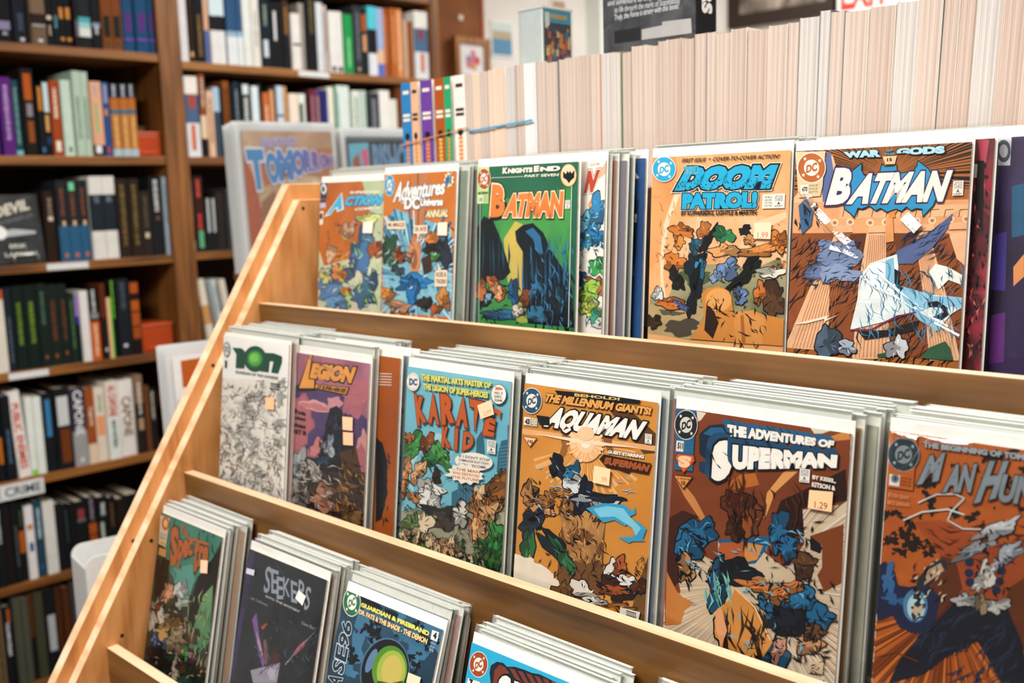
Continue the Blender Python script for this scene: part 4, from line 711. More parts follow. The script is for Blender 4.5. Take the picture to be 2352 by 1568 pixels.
for q in ((420,640),(640,640),(930,630),(1140,620)):
    c.ell(q[0]-48,q[1]-15,26,24,'#EDC8A4'); c.ell(q[0]+48,q[1]-18,26,24,'#EDC8A4'); c.poly([(q[0]-60,q[1]+5),(q[0]+60,q[1]),(q[0]+62,q[1]+45),(q[0]-60,q[1]+50)],'#E2AE82'); c.line([(q[0]-60,q[1]+50),(q[0]+62,q[1]+46)],4,'#4A2E1C'); c.ell(q[0]-48,q[1]-15,12,11,'#A8704A'); c.ell(q[0]+48,q[1]-18,12,11,'#A8704A')
r_ = random.Random(5)
for k in range(11): c.line([(110+k*22,1400),(255+k*14,1000),(410+k*6,690)],2.5,'#B87850')
for k in range(9): c.line([(500+k*24,1460),(590+k*11,700)],2.5,'#B87850'); c.line([(975+k*19,1470),(935+k*12,1060),(880+k*8,700)],2.5,'#B87850')
# a fan of slate feathers and billowing pale cloth
for k in range(17):
    a = 2.2+k*.105; x, y = 480, 800; l = 330-abs(k-6)*9; q = 24; cx_, cy_ = math.cos(a), -math.sin(a)*-1
    dx, dy = math.cos(a)*1., math.sin(a)*.62+.18
    c.poly([(x,y+k*8),(x+dx*l*.6-dy*q,y+k*8+dy*l*.6+dx*q),(x+dx*l,y+k*8+dy*l),(x+dx*l*.6+dy*q,y+k*8+dy*l*.6-dx*q)], '#5C6E96' if k%2 else '#6E80A6'); c.line([(x,y+k*8),(x+dx*l,y+k*8+dy*l)],4,'#26304A')
c.blob(400,830,120,110,'#7486AA',.2,.2,3); c.blob(400,940,110,60,'#8496B8',.1,.25,5); c.strokes(230,720,560,1030,70,70,4,'#2A3450',2.6,.8,6)
c.poly([(740,880),(760,800),(880,740),(1000,660),(1108,565),(1075,660),(980,780),(860,880)], '#52628E'); c.strokes(770,700,1040,860,34,120,4,'#232C48',-.62,.15,7)
c.poly([(590,880),(700,840),(760,820),(770,900),(760,1010),(800,1040),(960,1070),(1170,1090),(1165,1150),(1100,1190),(1000,1300),(880,1180),(760,1200),(680,1240),(470,1290),(520,1080),(530,960)], '#DCE6E6'); c.poly([(690,860),(740,840),(750,1000),(720,1020),(690,960)], '#7FB4D0'); c.poly([(960,930),(1000,880),(1080,900),(1165,950),(1160,1010),(1080,980),(1020,1040),(1000,1000)], '#E4E6E0'); c.poly([(760,1010),(1000,1080),(1170,1090),(1160,1160),(1020,1130),(900,1180),(1040,1260),(1020,1300),(900,1230),(820,1140)], '#8CC0D8')
c.poly([(745,910),(780,930),(770,1000),(800,1030),(780,1060),(745,1000)], INK); c.poly([(950,1120),(1010,1110),(1075,1150),(1080,1200),(1040,1230),(980,1210),(1050,1180),(1030,1150),(960,1150)], INK); c.poly([(520,1300),(700,1290),(820,1250),(900,1230),(880,1290),(760,1320),(640,1340),(560,1350)], '#1A1614')
c.strokes(520,860,1150,1280,110,110,4,'#3E7FA6',1.2,.7,8); c.strokes(520,860,1150,1280,40,120,3,'#1B2A36',1.3,.8,9); c.line([(470,1290),(600,1290),(690,1240),(790,1200),(880,1180)],10,'#7A2A4A')
c.poly([(696,505),(765,498),(762,550),(748,570),(750,592),(708,594),(712,570),(700,545)], '#D98A3C'); c.poly([(690,600),(735,592),(742,740),(690,750)], '#D9985E')
c.poly([(120,1255),(330,1200),(330,1222),(400,1195),(310,1240),(310,1222),(200,1250)], '#E8E0D0'); c.blob(330,1370,70,110,'#4E6276',.1,.15,3,INK); c.poly([(910,1465),(960,1400),(1060,1360),(1090,1400),(1110,1480)], '#2F5A40'); c.blob(760,1400,60,70,'#C8CCD0',.2,.25,4,INK); c.blob(450,1400,60,40,'#A8B4C4',.2,.25,6,INK); c.poly([(640,1440),(690,1430),(700,1460),(640,1460)],'#2F5A40')
c.poly([(150,520),(200,470),(240,560),(230,640),(170,700)], '#3A6088'); c.strokes(120,480,260,740,20,70,6,'#16222E',1.3,.5,10)
# title with the winged emblem
c.poly([(432,540),(430,400),(470,310),(545,250),(545,300),(560,330),(650,325),(665,255),(690,275),(740,272),(760,258),(765,320),(860,300),(885,270),(888,234),(960,290),(1015,390),(1010,470),(990,520),(920,594),(915,545),(880,540),(850,555),(820,530),(790,560),(760,545),(700,565),(660,540),(630,555),(590,525),(545,545),(520,540),(495,600),(470,570)], INK); c.poly([(438,538),(436,402),(476,314),(540,262),(540,302),(558,336),(654,331),(668,266),(690,281),(740,278),(758,268),(762,326),(864,306),(890,272),(892,244),(956,294),(1009,392),(1004,468),(986,516),(922,584),(920,540),(880,534),(850,548),(820,523),(790,552),(758,538),(700,557),(660,533),(630,548),(590,518),(543,538),(518,532),(496,588),(474,566)], '#2C8FBE')
c.text('B',(318,516),(462,510),(362,286),(492,284),'#F0E6DA',.06,'#3A2A5A',.085,shear=.12); c.text('ATMAN',(445,512),(1062,494),(520,322),(1110,298),'#F0E6DA',.06,'#3A2A5A',.085,shear=.12)
c.text('WAR',(440,224),(664,218),(428,186),(662,170),'#A8D4E0',.08,INK,.12); c.text('OF',(690,186),(738,184),(690,172),(738,170),'#3A8A98',.07); c.text('THE',(680,208),(750,206),(680,194),(750,192),'#3A8A98',.07); c.text('GODS',(756,208),(1060,196),(760,164),(1058,148),'#A8D4E0',.08,INK,.12)
c.poly([(672,215),(762,210),(748,262),(690,264)], '#E9BE94'); c.text('15',(700,246),(732,244),(700,226),(732,224),INK,.05)
c.poly([(132,186),(318,182),(300,400),(285,460),(150,470)], '#E6C29C'); c.roundel(232,285,84,90,'#B4622C',word='same'); c.poly([(166,392),(212,388),(208,446),(162,448)],'#EEE4D4'); c.text('470',(172,434),(206,432),(174,404),(208,402),INK,.04); c.lines('US $1.00|CAN $1.25|OCT 91',(218,390),(272,386),(214,450),(268,446),'#6A8A5A',.02)
c.stamp([(1112,368),(1176,364),(1172,456),(1106,458)]); c.poly([(132,160),(235,158),(262,180),(132,184)], INK)
c.sticker([(838,560),(920,640),(872,692),(788,606)], '1.39', '#ECEBE6', '#8A8A8A', [(842,630),(890,676),(878,690),(832,646)]); c.crease([(165,430),(200,490),(262,560),(330,640),(400,715),(480,790),(540,870)],.010,.007); c.crease([(200,450),(245,545),(310,650),(360,740)],.006,.004); c.crease([(350,790),(430,810),(520,850)],.006,.003); c.crease([(540,960),(640,1040),(760,1090),(880,1160),(1000,1250),(1150,1330)],.0035,.002); c.crease([(640,940),(760,1040),(860,1110),(960,1200),(1080,1270)],.0025,.0015); war = c; c.done()

c = Comic('crimson comic edge showing right of the columned cover', 0, .4300, .0165, -.1, h=.2615, sleeve='c').setcrop(1780, 280, 2.703)
c.base(mottle('#8E2430','#A83240',20,h3='#3A1A20')); c.strokes(1180,200,1330,1480,70,60,8,'#26141A',1.5,.3,3); c.strokes(1180,200,1330,1480,30,50,6,'#C86A60',1.5,.5,5); c.poly([(1260,100),(1330,112),(1310,250),(1280,260)],'#B84A5C'); c.poly([(1250,240),(1300,240),(1290,700),(1240,500)],'#22161A'); c.poly([(1222,262),(1258,260),(1252,345),(1220,348)],'#D8D2C8'); c.done()
c = Comic('purple comic with dark corner emblem at the right frame edge', 0, .4650, .036, -.1, h=.2625, sleeve='c').setcrop(1780, 280, 2.703)
c.base(mottle('#241C34','#3A2A58',12)); c.poly([(1385,90),(1470,90),(1460,270),(1385,270)],'#C9CCD2'); c.ell(1420,180,44,70,'#4A5260'); c.ell(1420,180,26,42,'#C9CCD2'); c.poly([(1360,700),(1440,680),(1430,1050),(1340,1040)],'#4A3A8A'); c.poly([(1340,1200),(1430,1180),(1420,1490),(1330,1500)],'#6A3480'); c.poly([(1480,900),(1546,820),(1546,960),(1480,1020)],'#D8905A'); c.poly([(1470,400),(1546,380),(1546,700),(1470,720)],'#2C5A7A'); c.done()

stack(act, 'the rust comic by the end panel', 6, .0095, .02, .004); stack(adv, 'the orange script-titled comic', 9, .0085, .006, .005, .0008)
stack(nwh, 'the half-hidden white comic', 4, .0062, .006, .002, .0045); stack(grn, 'the green comic on the top tier', 9, .0058, .064, .005, .0012); stack(dm, 'the tan comic with the cyan title', 15, .0062, .006, .003, -.0007); stack(war, 'the columned cover on the top tier', 13, .006, .044, .003, .001)
# ---- middle tier --------------------------------------------------------------------------------
c = Comic('white sketch-art comic with a green logo, first on the middle tier', 1, -.3990, -.0105, 0., h=.2625, sleeve='c', top=.004).setcrop(480, 740, 3.135)
c.base(mottle('#ECEBE6','#F2F0EA',10)); c.poly([(95,400),(540,420),(520,1280),(70,1110)], mottle('#DDD8CE','#EFE8DC',40,h3='#E6E0D6'))
for k in range(26):
    r = random.Random(k+40); c.blob(r.uniform(100,520),r.uniform(430,1200),r.uniform(18,50),r.uniform(20,70),r.choice(['#EAE4D8','#E2DDD3','#D6D1C7','#EFEAE0','#C4C2BA']),r.uniform(0,3),.3,k,'#A8A49C')
c.strokes(90,400,520,1240,190,70,2.6,'#6C6A66',1.3,1.5,4); c.strokes(90,420,520,1100,80,50,3.8,'#4A4A48',1.5,1.5,5); c.strokes(80,900,520,1260,120,90,3,'#8A8278',1.4,.7,6); c.strokes(100,430,520,1240,120,60,4,'#E4E0D8',1.2,1.5,7)
c.poly([(172,182),(238,186),(262,208),(258,330),(196,328),(202,230)], '#0F4A38'); c.poly([(392,218),(470,222),(528,244),(528,285),(500,366),(452,360),(470,280),(440,276),(432,358),(372,350)], '#0F4A38'); c.ell(336,262,82,92,'#0F4A38'); c.ell(336,262,62,68,'#1C6A3A'); c.ell(335,262,48,52,'#4FA844'); c.ell(330,256,30,32,'#7CC458')
c.text('GUARDIAN OF THE UNIVERSE',(192,364),(500,412),(196,345),(503,392),'#3A4A44',.02); c.ell(132,195,25,54,'#4A4E4C'); c.ell(132,195,21,47,'#D2D2CC'); c.text('DC',(116,212),(148,216),(118,172),(150,178),'#4A4E4C',.03); c.text('1',(118,326),(132,328),(120,272),(134,274),'#3A3E3C',.05)
c.lines('MARZ|TOCCHINI|MCCAIG',(450,432),(516,442),(440,484),(512,496),'#2E3230',.05)
c.sticker([(420,537),(484,540),(480,630),(420,622)], None, '#F0B488'); ion = c; c.done()

c = Comic('purple comic with orange angular title and two price stickers', 1, -.2350, -.002, 0., h=.2510, sleeve='w').setcrop(480, 740, 3.135)
c.base(mottle('#8A5468','#AC7082',12,h3='#9A6274')); c.poly([(560,440),(900,470),(1000,560),(1140,700),(1140,1100),(900,1050),(700,900),(560,760)], mottle('#3E3058','#55406C',14))
for b in ((640,700,120,190,'#A8606E',.1),(640,700,105,170,'#B46A70',.1),(760,600,110,34,'#D9A0A4',.15),(760,606,100,24,'#C07A7E',.15),(1060,540,110,120,'#B06A74',.2),(1120,900,50,110,'#C48A88',0),(900,590,50,60,'#C88A90',0),(780,900,48,60,'#C67E7C',.3),(1100,1000,40,120,'#A86470',0)): c.blob(*b[:5], b[5], .2, 4)
c.poly([(590,960),(700,960),(830,1000),(930,1060),(1130,1080),(1130,1480),(600,1290)], mottle('#3A2A20','#5A4430',18,h3='#2A2020')); c.poly([(840,760),(870,620),(920,600),(960,640),(980,760),(1050,900),(1110,1130),(930,1080),(800,1060),(790,960)], '#1E222C'); c.poly([(940,940),(1060,900),(1110,1140),(980,1100)], '#4E3622')
for b in ((900,720,40,60,'#3A3450',0),(860,870,34,60,'#8A94A4',.2),(870,930,40,34,'#A8B0B8',0),(820,990,40,34,'#2E4A6A',.3),(640,1020,60,90,'#9AA0A0',.3),(640,1240,70,120,'#8E8A84',-.3),(760,1080,100,40,'#A8A49A',.9),(830,1270,90,90,'#B07A60',.3),(960,1180,90,40,'#6A4A2C',.2),(1020,1380,90,70,'#7A5A34',.4)): c.blob(*b[:5], b[5], .28, 6, '#1A1818')
c.strokes(600,980,1110,1440,90,90,5,'#1E1612',.9,1.2,5); c.strokes(780,640,1080,1120,30,80,6,'#0F1218',1.4,.4,6); c.strokes(600,1000,900,1300,36,70,4,'#C8C4BC',.9,1.,7); c.strokes(900,1000,1100,1420,26,70,6,'#A87A40',1.0,.9,8)
c.poly([(564,212),(636,222),(632,352),(566,342)], '#A0512A'); c.ell(600,280,30,60,'#E0B070'); c.ell(600,280,26,53,'#A8562A'); c.ell(600,280,14,30,'#E8C89A'); c.poly([(568,352),(634,360),(630,458),(570,450)],'#DDBFA0'); c.text('23',(580,420),(600,423),(581,398),(601,400),'#6A4A3A',.03)
c.text('L',(652,474),(764,474),(724,236),(758,238),'#E29A4C',.10,'#2A1A1C',.13,shear=.1); c.text('EGION',(726,402),(1036,442),(742,290),(1066,322),'#E29A4C',.08,'#2A1A1C',.12,shear=.12)
c.poly([(764,442),(1016,468),(994,526),(760,478)], '#2A1A1C'); c.poly([(772,448),(1006,472),(988,518),(768,472)], '#E29A4C'); c.text('OF SUPER-HEROES',(778,474),(982,510),(784,452),(996,478),'#2A1A1C',.06)
c.lines('the|quiet|darkness:|PART III',(588,612),(700,640),(594,810),(700,830),'#22161C',.04)
c.sticker([(972,677),(1046,684),(1044,780),(974,772)], None, '#F2B892'); c.sticker([(976,788),(1048,794),(1048,886),(978,880)], None, '#F2B48C'); c.crease([(720,250),(800,300),(900,350),(1000,385)],.0035,.002); c.crease([(800,470),(850,420),(930,380)],.002,.001); leg = c; c.done()
# two comics whose edges show between the purple and the sky-blue one
c = Comic('russet comic with white stripes wedged beside the sky-blue comic', 1, -.1940, .0125, 0., h=.259, sleeve='c').setcrop(480, 740, 3.135)
c.base(mottle('#9A4A18','#A8551E',10)); 
for k in range(5): c.line([(1100,362+k*20),(1315,372+k*20)],6,'#D8CFC8')
c.poly([(1205,830),(1250,870),(1285,1000),(1280,1250),(1240,1420),(1200,1440)],'#1E2026'); c.strokes(1210,880,1290,1420,16,80,7,'#20242C',1.4,.4,4); c.done()
c = Comic('green and black comic just left of the sky-blue comic', 1, -.1760, .0235, 0., h=.2605, sleeve='c').setcrop(480, 740, 3.135)
c.base(mottle('#8AA8B4','#B4C4C8',14)); c.poly([(1300,270),(1370,275),(1368,405),(1300,400)],INK); c.poly([(1330,410),(1365,410),(1362,560),(1330,540)],'#6ABE4A'); c.blob(1345,600,40,70,'#2F9A48',0,.3,3,INK); c.poly([(1320,680),(1370,660),(1360,1000),(1320,1000)],'#7A94B8'); c.poly([(1330,1000),(1370,990),(1360,1160),(1330,1160)],'#7ACB3A'); c.poly([(1310,1250),(1360,1250),(1350,1540),(1310,1530)],'#4A8A30'); c.strokes(1310,420,1370,1500,30,60,8,'#1A2A20',1.4,.4,4); c.done()

c = Comic('sky-blue comic with rust pointed title letters and speech bubbles, sticker 2.99', 1, .0201, -.0146, 0., h=.2580, sleeve='c').setcrop(880, 780, 2.8)
c.base(mottle('#66AEC2','#7CC0CE',9)); c.poly([(100,1100),(820,1050),(790,1530),(90,1290)], mottle('#9A9680','#B8AE94',18,h3='#8A8C72'))
for q in ([(740,730),(760,650),(800,640),(800,550),(825,540),(800,860),(730,850)],[(480,920),(600,920),(600,1060),(560,1100),(480,1080)],[(600,640),(632,585),(650,650),(655,740),(598,730)],[(440,980),(480,960),(480,1100),(440,1110)]): c.poly(q,'#33667C')
for k in range(8): c.line([(748,690+k*22),(806,680+k*22)],4,'#5E93A4')
for k in range(6): c.line([(485+k*20,930),(485+k*20,1090)],3,'#548796')
c.line([(440,1110),(520,1040),(600,980)],3,'#33667C'); c.ell(300,800,130,210,'#A4D2D4',.4); c.ell(310,830,115,190,'#74B8C8',.4)
for b in ((190,680,60,80,'#3E8E48',.3),(320,750,90,60,'#2F7A44',-.5),(280,660,40,60,'#8A4A24',.3),(160,630,34,40,'#A0602C',0),(380,750,44,90,'#4E9A4E',-.5),(150,830,34,70,'#C89060',.2),(230,850,40,70,'#DBA878',.4),(345,880,30,44,'#2A1E18',0),(300,950,80,50,'#E6E4DC',.5),(300,1040,66,90,'#E2E0D8',0),(300,1090,60,24,'#22262A',.1),(250,1180,60,80,'#DCC8A8',.3),(420,1140,100,60,'#3E3630',-.2),(500,1120,50,70,'#D8D4CC',.1),(620,1020,50,90,'#D8B488',.2),(660,1090,90,90,'#C89A68',.1),(740,960,60,110,'#7A4A22',.2),(770,930,70,90,'#9A5E2C',.4),(720,1330,80,170,'#3A8A44',-.3),(620,1220,60,60,'#E0B07A',.2),(180,1170,50,50,'#5E7A44',0),(200,1010,40,30,'#B87A44',.2),(130,950,30,70,'#C07A44',.3)): c.blob(*b[:5], b[5], .24, 8, '#24241E')
for k in range(34):
    r = random.Random(k+9); x = r.uniform(110,640); y = r.uniform(1230,1300)+ (x-100)*.25*r.uniform(.7,1.1); c.blob(x,y,r.uniform(14,30),r.uniform(24,55),r.choice(['#4A7A3C','#8A5A30','#C89A68','#2E5A34','#5A4A38','#D0B48A','#3E8A44']),r.uniform(-.3,.3),.25,k,'#26241C')
c.strokes(120,600,440,1150,60,60,4,'#1E2420',1.,1.4,5); c.strokes(480,950,800,1480,90,80,5,'#201C16',1.2,1.0,6); c.strokes(110,1180,640,1440,60,40,4,'#1E1C16',1.3,.9,7); c.strokes(560,960,680,1260,26,60,5,'#C06A2C',1.4,.3,8); c.strokes(660,1200,790,1500,30,110,6,'#1E4A28',1.8,.4,9)
c.ell(204,270,40,58,'#EFE6D8'); c.ell(204,270,34,50,'#D8946A'); c.ell(204,270,32,47,'#EFE6D8'); c.text('DC',(178,292),(230,296),(180,246),(232,250),'#2A6A94',.07)
c.text('THE MARTIAL ARTS MASTER OF',(256,262),(702,312),(256,216),(706,274),'#E6D86A',.05,'#4A7A3A',.07); c.text('THE LEGION OF SUPER-HEROES',(268,318),(684,376),(268,278),(688,334),'#E6D86A',.05,'#4A7A3A',.07)
for L, q in (('K',[(232,556),(290,525),(210,345),(272,370)]),('A',[(304,535),(372,545),(318,345),(346,350)]),('R',[(388,548),(470,530),(376,345),(474,360)]),('A',[(480,552),(556,566),(510,368),(540,370)]),('T',[(588,578),(612,580),(566,378),(664,400)]),('E',[(650,612),(722,624),(676,480),(736,520)]),('K',[(388,690),(446,694),(392,556),(432,560)]),('I',[(468,706),(488,708),(474,568),(494,572)]),('D',[(520,714),(594,690),(530,585),(592,602)])): c.text(L,q[0],q[1],q[2],q[3],'#C05A2A',.06,'#6A2A1A',.075)
c.poly([(650,470),(740,440),(772,458),(764,512),(740,470)],'#C05A2A')
c.ell(755,350,50,66,'#5A4A3A'); c.ell(755,350,47,62,'#EDE6DA'); c.text('30c',(732,322),(780,324),(732,302),(782,304),'#C8502A',.06); c.lines('NO. 5|DEC.|32448',(730,332),(780,336),(728,402),(778,406),'#4A4A40',.03)
c.stamp([(682,640),(738,650),(734,736),(680,726)])
c.ell(596,782,122,58,'#E8E2D6',.1); c.poly([(560,830),(600,835),(560,870)],'#E8E2D6'); c.lines("IF I DON'T STOP|COMMANDER BLUD TODAY,|HE'LL BECOME...",(500,735),(700,765),(500,815),(690,838),'#3E3A34',.02)
c.poly([(545+ (118 if i%2 else 100)*math.cos(i*.2618), 862+(70 if i%2 else 52)*math.sin(i*.2618)+ .12*118*math.cos(i*.2618)) for i in range(24)],'#EAE4D6'); c.poly([(400,868),(452,850),(450,880)],'#EAE4D6'); c.lines('...THE MAN|WHO DESTROYED|THE FUTURE!',(458,815),(636,842),(458,895),(630,920),'#C8702E',.03)
c.sticker([(626,420),(716,385),(734,478),(648,508)], '2.99', '#F3BE98', '#D8866A', [(662,462),(712,444),(716,470),(668,488)]); kar = c; c.done()

c = Comic('orange comic with white slanted title, starburst and blue lightning, sticker .99', 1, .2121, -.0205, .3, h=.2600, sleeve='c').setcrop(1160, 820, 2.45)
c.base(mottle('#C8822F','#D69442',7,h3='#CE8A38')); c.poly([(500,185),(600,200),(860,440),(860,540),(780,545)], '#5A3A1C'); c.poly([(820,1080),(860,1000),(800,1500),(700,1480),(740,1300)], '#6A4A26')
c.poly([(80,398),(855,500),(853,530),(80,430)], '#E2AC74'); c.rays(460,485,60,330,30,9,'#E8B070',0.2,2.9,4)
c.poly([(230,1320),(290,1260),(320,940),(300,860),(330,760),(400,720),(520,760),(570,900),(560,1020),(550,1250),(540,1330),(440,1370),(330,1345)], '#6E4A2A'); c.poly([(310,900),(340,780),(420,740),(520,790),(568,920),(545,1030),(500,1110),(480,1160),(400,1150),(350,1080)], mottle('#8E5E32','#B07E48',22))
for b in ((440,920,40,90,'#BE8A52',0),(430,1010,80,34,'#7A4E2A',0),(425,1110,60,30,'#B4804A',0),(370,880,34,20,'#4A2E1A',.3),(520,910,34,20,'#4A2E1A',-.3),(400,1030,16,14,'#2A1A10',0),(465,1045,16,14,'#2A1A10',0),(340,470,26,100,'#9A6232',.2),(580,470,20,90,'#8A562C',-.3)): c.blob(*b[:5], b[5], .2, 3)
c.strokes(300,760,560,1340,90,70,4,'#3E2614',1.4,.9,5); c.strokes(320,760,550,1140,40,60,5,'#C8985C',1.2,.9,6)
for b in ((300,620,40,70,'#1B2230',-.6),(380,650,40,56,'#2A6E94',0),(400,730,66,60,'#D8DCDC',.3),(440,790,50,90,'#1A2434',.1),(520,800,120,30,'#C4CCD4',.0),(560,790,120,20,'#1B2434',.05),(190,830,90,60,'#C8905A',.4),(140,760,40,60,'#B07A44',.2),(150,930,60,80,'#22303E',.2),(130,1060,34,90,'#2E6A40',.05),(280,1060,40,130,'#1C2A2C',-.7),(330,1120,30,110,'#2F6A44',-.6),(240,800,44,50,'#9A6232',0),(320,760,60,20,'#B0743C',.2),(620,1200,50,60,'#DCD8CE',.2),(650,1180,40,50,'#A8562C',.4),(640,1300,100,60,'#3A2018',.1),(620,1310,70,30,'#A24E22',.1),(450,1320,90,44,'#D8D2C6',.6),(520,1380,60,30,'#DAD4C8',.3),(700,1270,60,40,'#E0DCD4',.3),(590,1420,130,34,'#C87A30',-.1),(760,1290,44,40,'#5A2E18',.4)): c.blob(*b[:5], b[5], .24, 12, '#16161A')
c.strokes(100,600,400,1200,40,60,5,'#12161C',1.2,1.2,7); c.strokes(120,600,680,900,26,60,4,'#9AB8C8',.5,1.,8); c.strokes(480,1180,760,1420,30,60,6,'#1A1210',.6,1.,9); c.strokes(100,780,270,900,16,40,4,'#6A3E1E',.6,1.,4)
c.poly([(460,850),(560,820),(680,830),(720,870),(735,840),(740,880),(700,900),(760,930),(800,965),(780,1020),(790,1035),(720,1035),(700,1045),(640,1012),(720,1010),(750,975),(690,940),(680,950),(620,915),(560,930),(500,880)], '#3A9CC4'); c.poly([(500,852),(580,836),(670,850),(700,890),(770,960),(740,1005),(720,960),(620,895),(540,900)], '#7CC8E0')
c.blob(130,1180,100,60,'#E6DCCA',.2,.2,3); c.blob(220,1240,80,40,'#E2D6C2',.2,.2,4); c.poly([(35,1140),(120,1130),(280,1230),(250,1320),(30,1260)],'#E2D8C6'); c.poly([(90,180),(108,180),(100,300),(80,300)],'#D08A3C')
c.ell(460,485,92,105,'#E8AE74'); c.rays(460,485,40,100,34,7,'#F2CDA0',0,6.28,6); c.ell(460,480,52,58,'#F0C9A0'); c.ell(460,480,28,30,'#F4E8D0'); c.poly([(468,285),(476,480),(452,480)],'#F2D9B4'); c.poly([(170,430),(460,462),(760,510),(460,490)],'#F2D8B8')
c.roundel(155,245,54,70,'#24506E',word='same'); c.poly([(112,335),(148,338),(146,384),(110,380)],'#ECE6DA'); c.text('43',(116,376),(143,379),(118,344),(145,347),INK,.06); c.poly([(150,340),(188,346),(186,390),(148,386)],'#DDD2BC'); c.lines('$1.95 US|$2.75 CAN|MAY 98',(152,345),(186,350),(150,386),(184,390),'#4A6A6A',.02)
c.poly([(285,186),(600,215),(770,238),(760,262),(420,232),(300,208)],INK); c.text('BEHOLD!',(396,220),(650,244),(396,202),(652,228),'#D8B87A',.04)
c.text('THE MILLENNIUM GIANTS!',(222,250),(826,326),(240,202),(830,282),'#E3A456',.06,'#1E1610',.10,shear=.1)
c.text('AQUAMAN',(212,408),(752,484),(272,276),(808,362),'#F0ECE4',.07,'#16161A',.12,shear=.18)
c.ell(460,430,48,40,'#EFC69A'); c.poly([(180,325),(255,335),(258,385),(200,380)],'#1A1A1E')
c.text('GUEST-STARRING',(583,540),(786,570),(585,522),(788,550),'#F0EADF',.06,'#3A2418',.08); c.poly([(536,572),(560,545),(830,598),(812,660),(710,640),(700,655),(640,630),(580,622)],'#2E1A12'); c.text('SUPERMAN',(560,600),(806,645),(570,560),(824,605),'#A8542A',.08)
c.poly([(102,442),(188,455),(146,508)],'#8A3A2A'); c.poly([(110,447),(180,458),(146,500)],'#EAC79A'); c.text('15J',(132,484),(160,488),(134,464),(162,468),'#5A2A1E',.05)
c.stamp([(794,428),(832,434),(830,490),(792,484)]); c.poly([(654,1405),(766,1432),(752,1502),(648,1470)],'#E6E0D4')
for k in range(10): c.line([(688,1424+k*8),(744,1440+k*8)],3 if k%3 else 5,INK)
c.strokes(740,1140,790,1210,8,50,3,'#3A2A1A',-1.2,.4,3)
c.sticker([(514,608),(606,628),(598,722),(506,702)], '.99', '#F2BE92', '#C8805A', [(552,668),(586,674),(584,704),(550,698)]); aqu = c; c.done()

c = Comic('dark red comic with white title lettered in blue relief, burst lines, sticker 1.29', 1, .3974, -.0144, -.2, h=.2570, sleeve='c').setcrop(1500, 860, 2.2143)
c.base(mottle('#C8B294','#D2C0A4',12)); c.rays(520,1060,180,1000,130,5,'#A87A60',0,6.28,3); c.rays(520,1060,200,1100,110,6,'#E8DECC',0,6.28,5); c.rays(520,1060,330,900,60,4,'#4A443C',0,6.28,7)
c.poly([(60,170),(1010,240),(990,640),(960,660),(740,690),(770,860),(680,990),(560,900),(330,850),(330,960),(220,900),(130,1060),(140,1100),(60,1280)], mottle('#6E3216','#84401E',9,h3='#7A3A1A')); c.poly([(220,185),(270,195),(245,230),(228,240)],'#D8CFBC'); c.poly([(790,255),(930,275),(860,300),(820,300)],'#D6CDB8')
c.poly([(720,460),(760,470),(620,600),(575,720),(560,730),(580,600),(660,500)],'#D89858'); c.poly([(1000,280),(1002,330),(900,340),(860,330)],'#C8843E'); c.poly([(110,520),(160,560),(210,620),(300,790),(270,780),(160,620)],'#C48248'); c.poly([(380,600),(400,540),(440,510),(520,500),(540,560),(500,570),(420,580)],'#B4662A'); c.poly([(60,740),(150,690),(230,720),(170,860),(130,1060),(80,1100)],'#3E1E12'); c.poly([(650,640),(740,600),(980,480),(990,640),(760,680),(770,820),(660,830),(620,720)],'#2A1612')
c.poly([(70,1000),(120,1100),(150,1130),(210,1160),(160,1200),(140,1270),(62,1275)], mottle('#B0622A','#C8843E',8)); c.poly([(800,820),(970,760),(960,1060),(870,1105),(835,1020),(860,980),(860,870)], '#7A3E1C'); c.poly([(800,820),(850,860),(862,880),(850,910),(800,890)],INK)
for q, cc in (([(330,840),(600,820),(590,870),(520,960),(460,965),(380,950)],'#1E5C84'),([(345,855),(460,850),(465,955),(380,950),(330,890)],'#B05A2C'),([(465,850),(560,870),(530,940),(465,955)],'#D08A44')): c.poly(q,cc)
for b in ((230,800,95,70,'#22658E',-.5),(180,880,60,70,'#22658E',.2),(640,790,50,90,'#22658E',.1),(690,880,56,60,'#22658E',-.4),(330,1080,50,130,'#1C4A6A',.15),(440,1010,110,60,'#171B22',.1),(170,985,48,62,'#C08A58',.1),(770,970,60,60,'#5A3A22',.2),(430,660,90,60,'#5E2A14',.5),(490,750,60,70,'#8E4A22',-.4),(420,780,44,60,'#40200F',.3),(640,1180,100,70,'#22658E',.2),(770,1150,80,70,'#236A94',.3),(840,1250,70,80,'#1E5F88',.2),(690,1260,120,60,'#171E28',.2),(600,1100,90,50,'#B47440',.5),(560,1080,110,30,'#C8783A',.2),(690,1090,70,34,'#C8783A',-.3),(800,1370,66,50,'#C08C60',.3),(820,1310,50,40,'#6A4426',.3),(620,1430,60,90,'#1C4A68',.2),(640,1400,34,60,'#C89078',.3),(420,1300,110,140,'#D08C40',.2)): c.blob(*b[:5], b[5], .2, 14, '#121318')
c.poly([(420,1085),(500,1170),(560,1260),(612,1360),(560,1440),(480,1440),(360,1390),(320,1280),(330,1190),(400,1140)], mottle('#C27E34','#D8974A',9)); c.strokes(350,1140,560,1430,24,200,9,'#3A2414',1.5,.2,4); c.poly([(320,1200),(350,1180),(380,1300),(350,1380),(322,1290)],'#E0A070'); c.line([(420,1085),(520,1180),(600,1350)],8,'#F0C090')
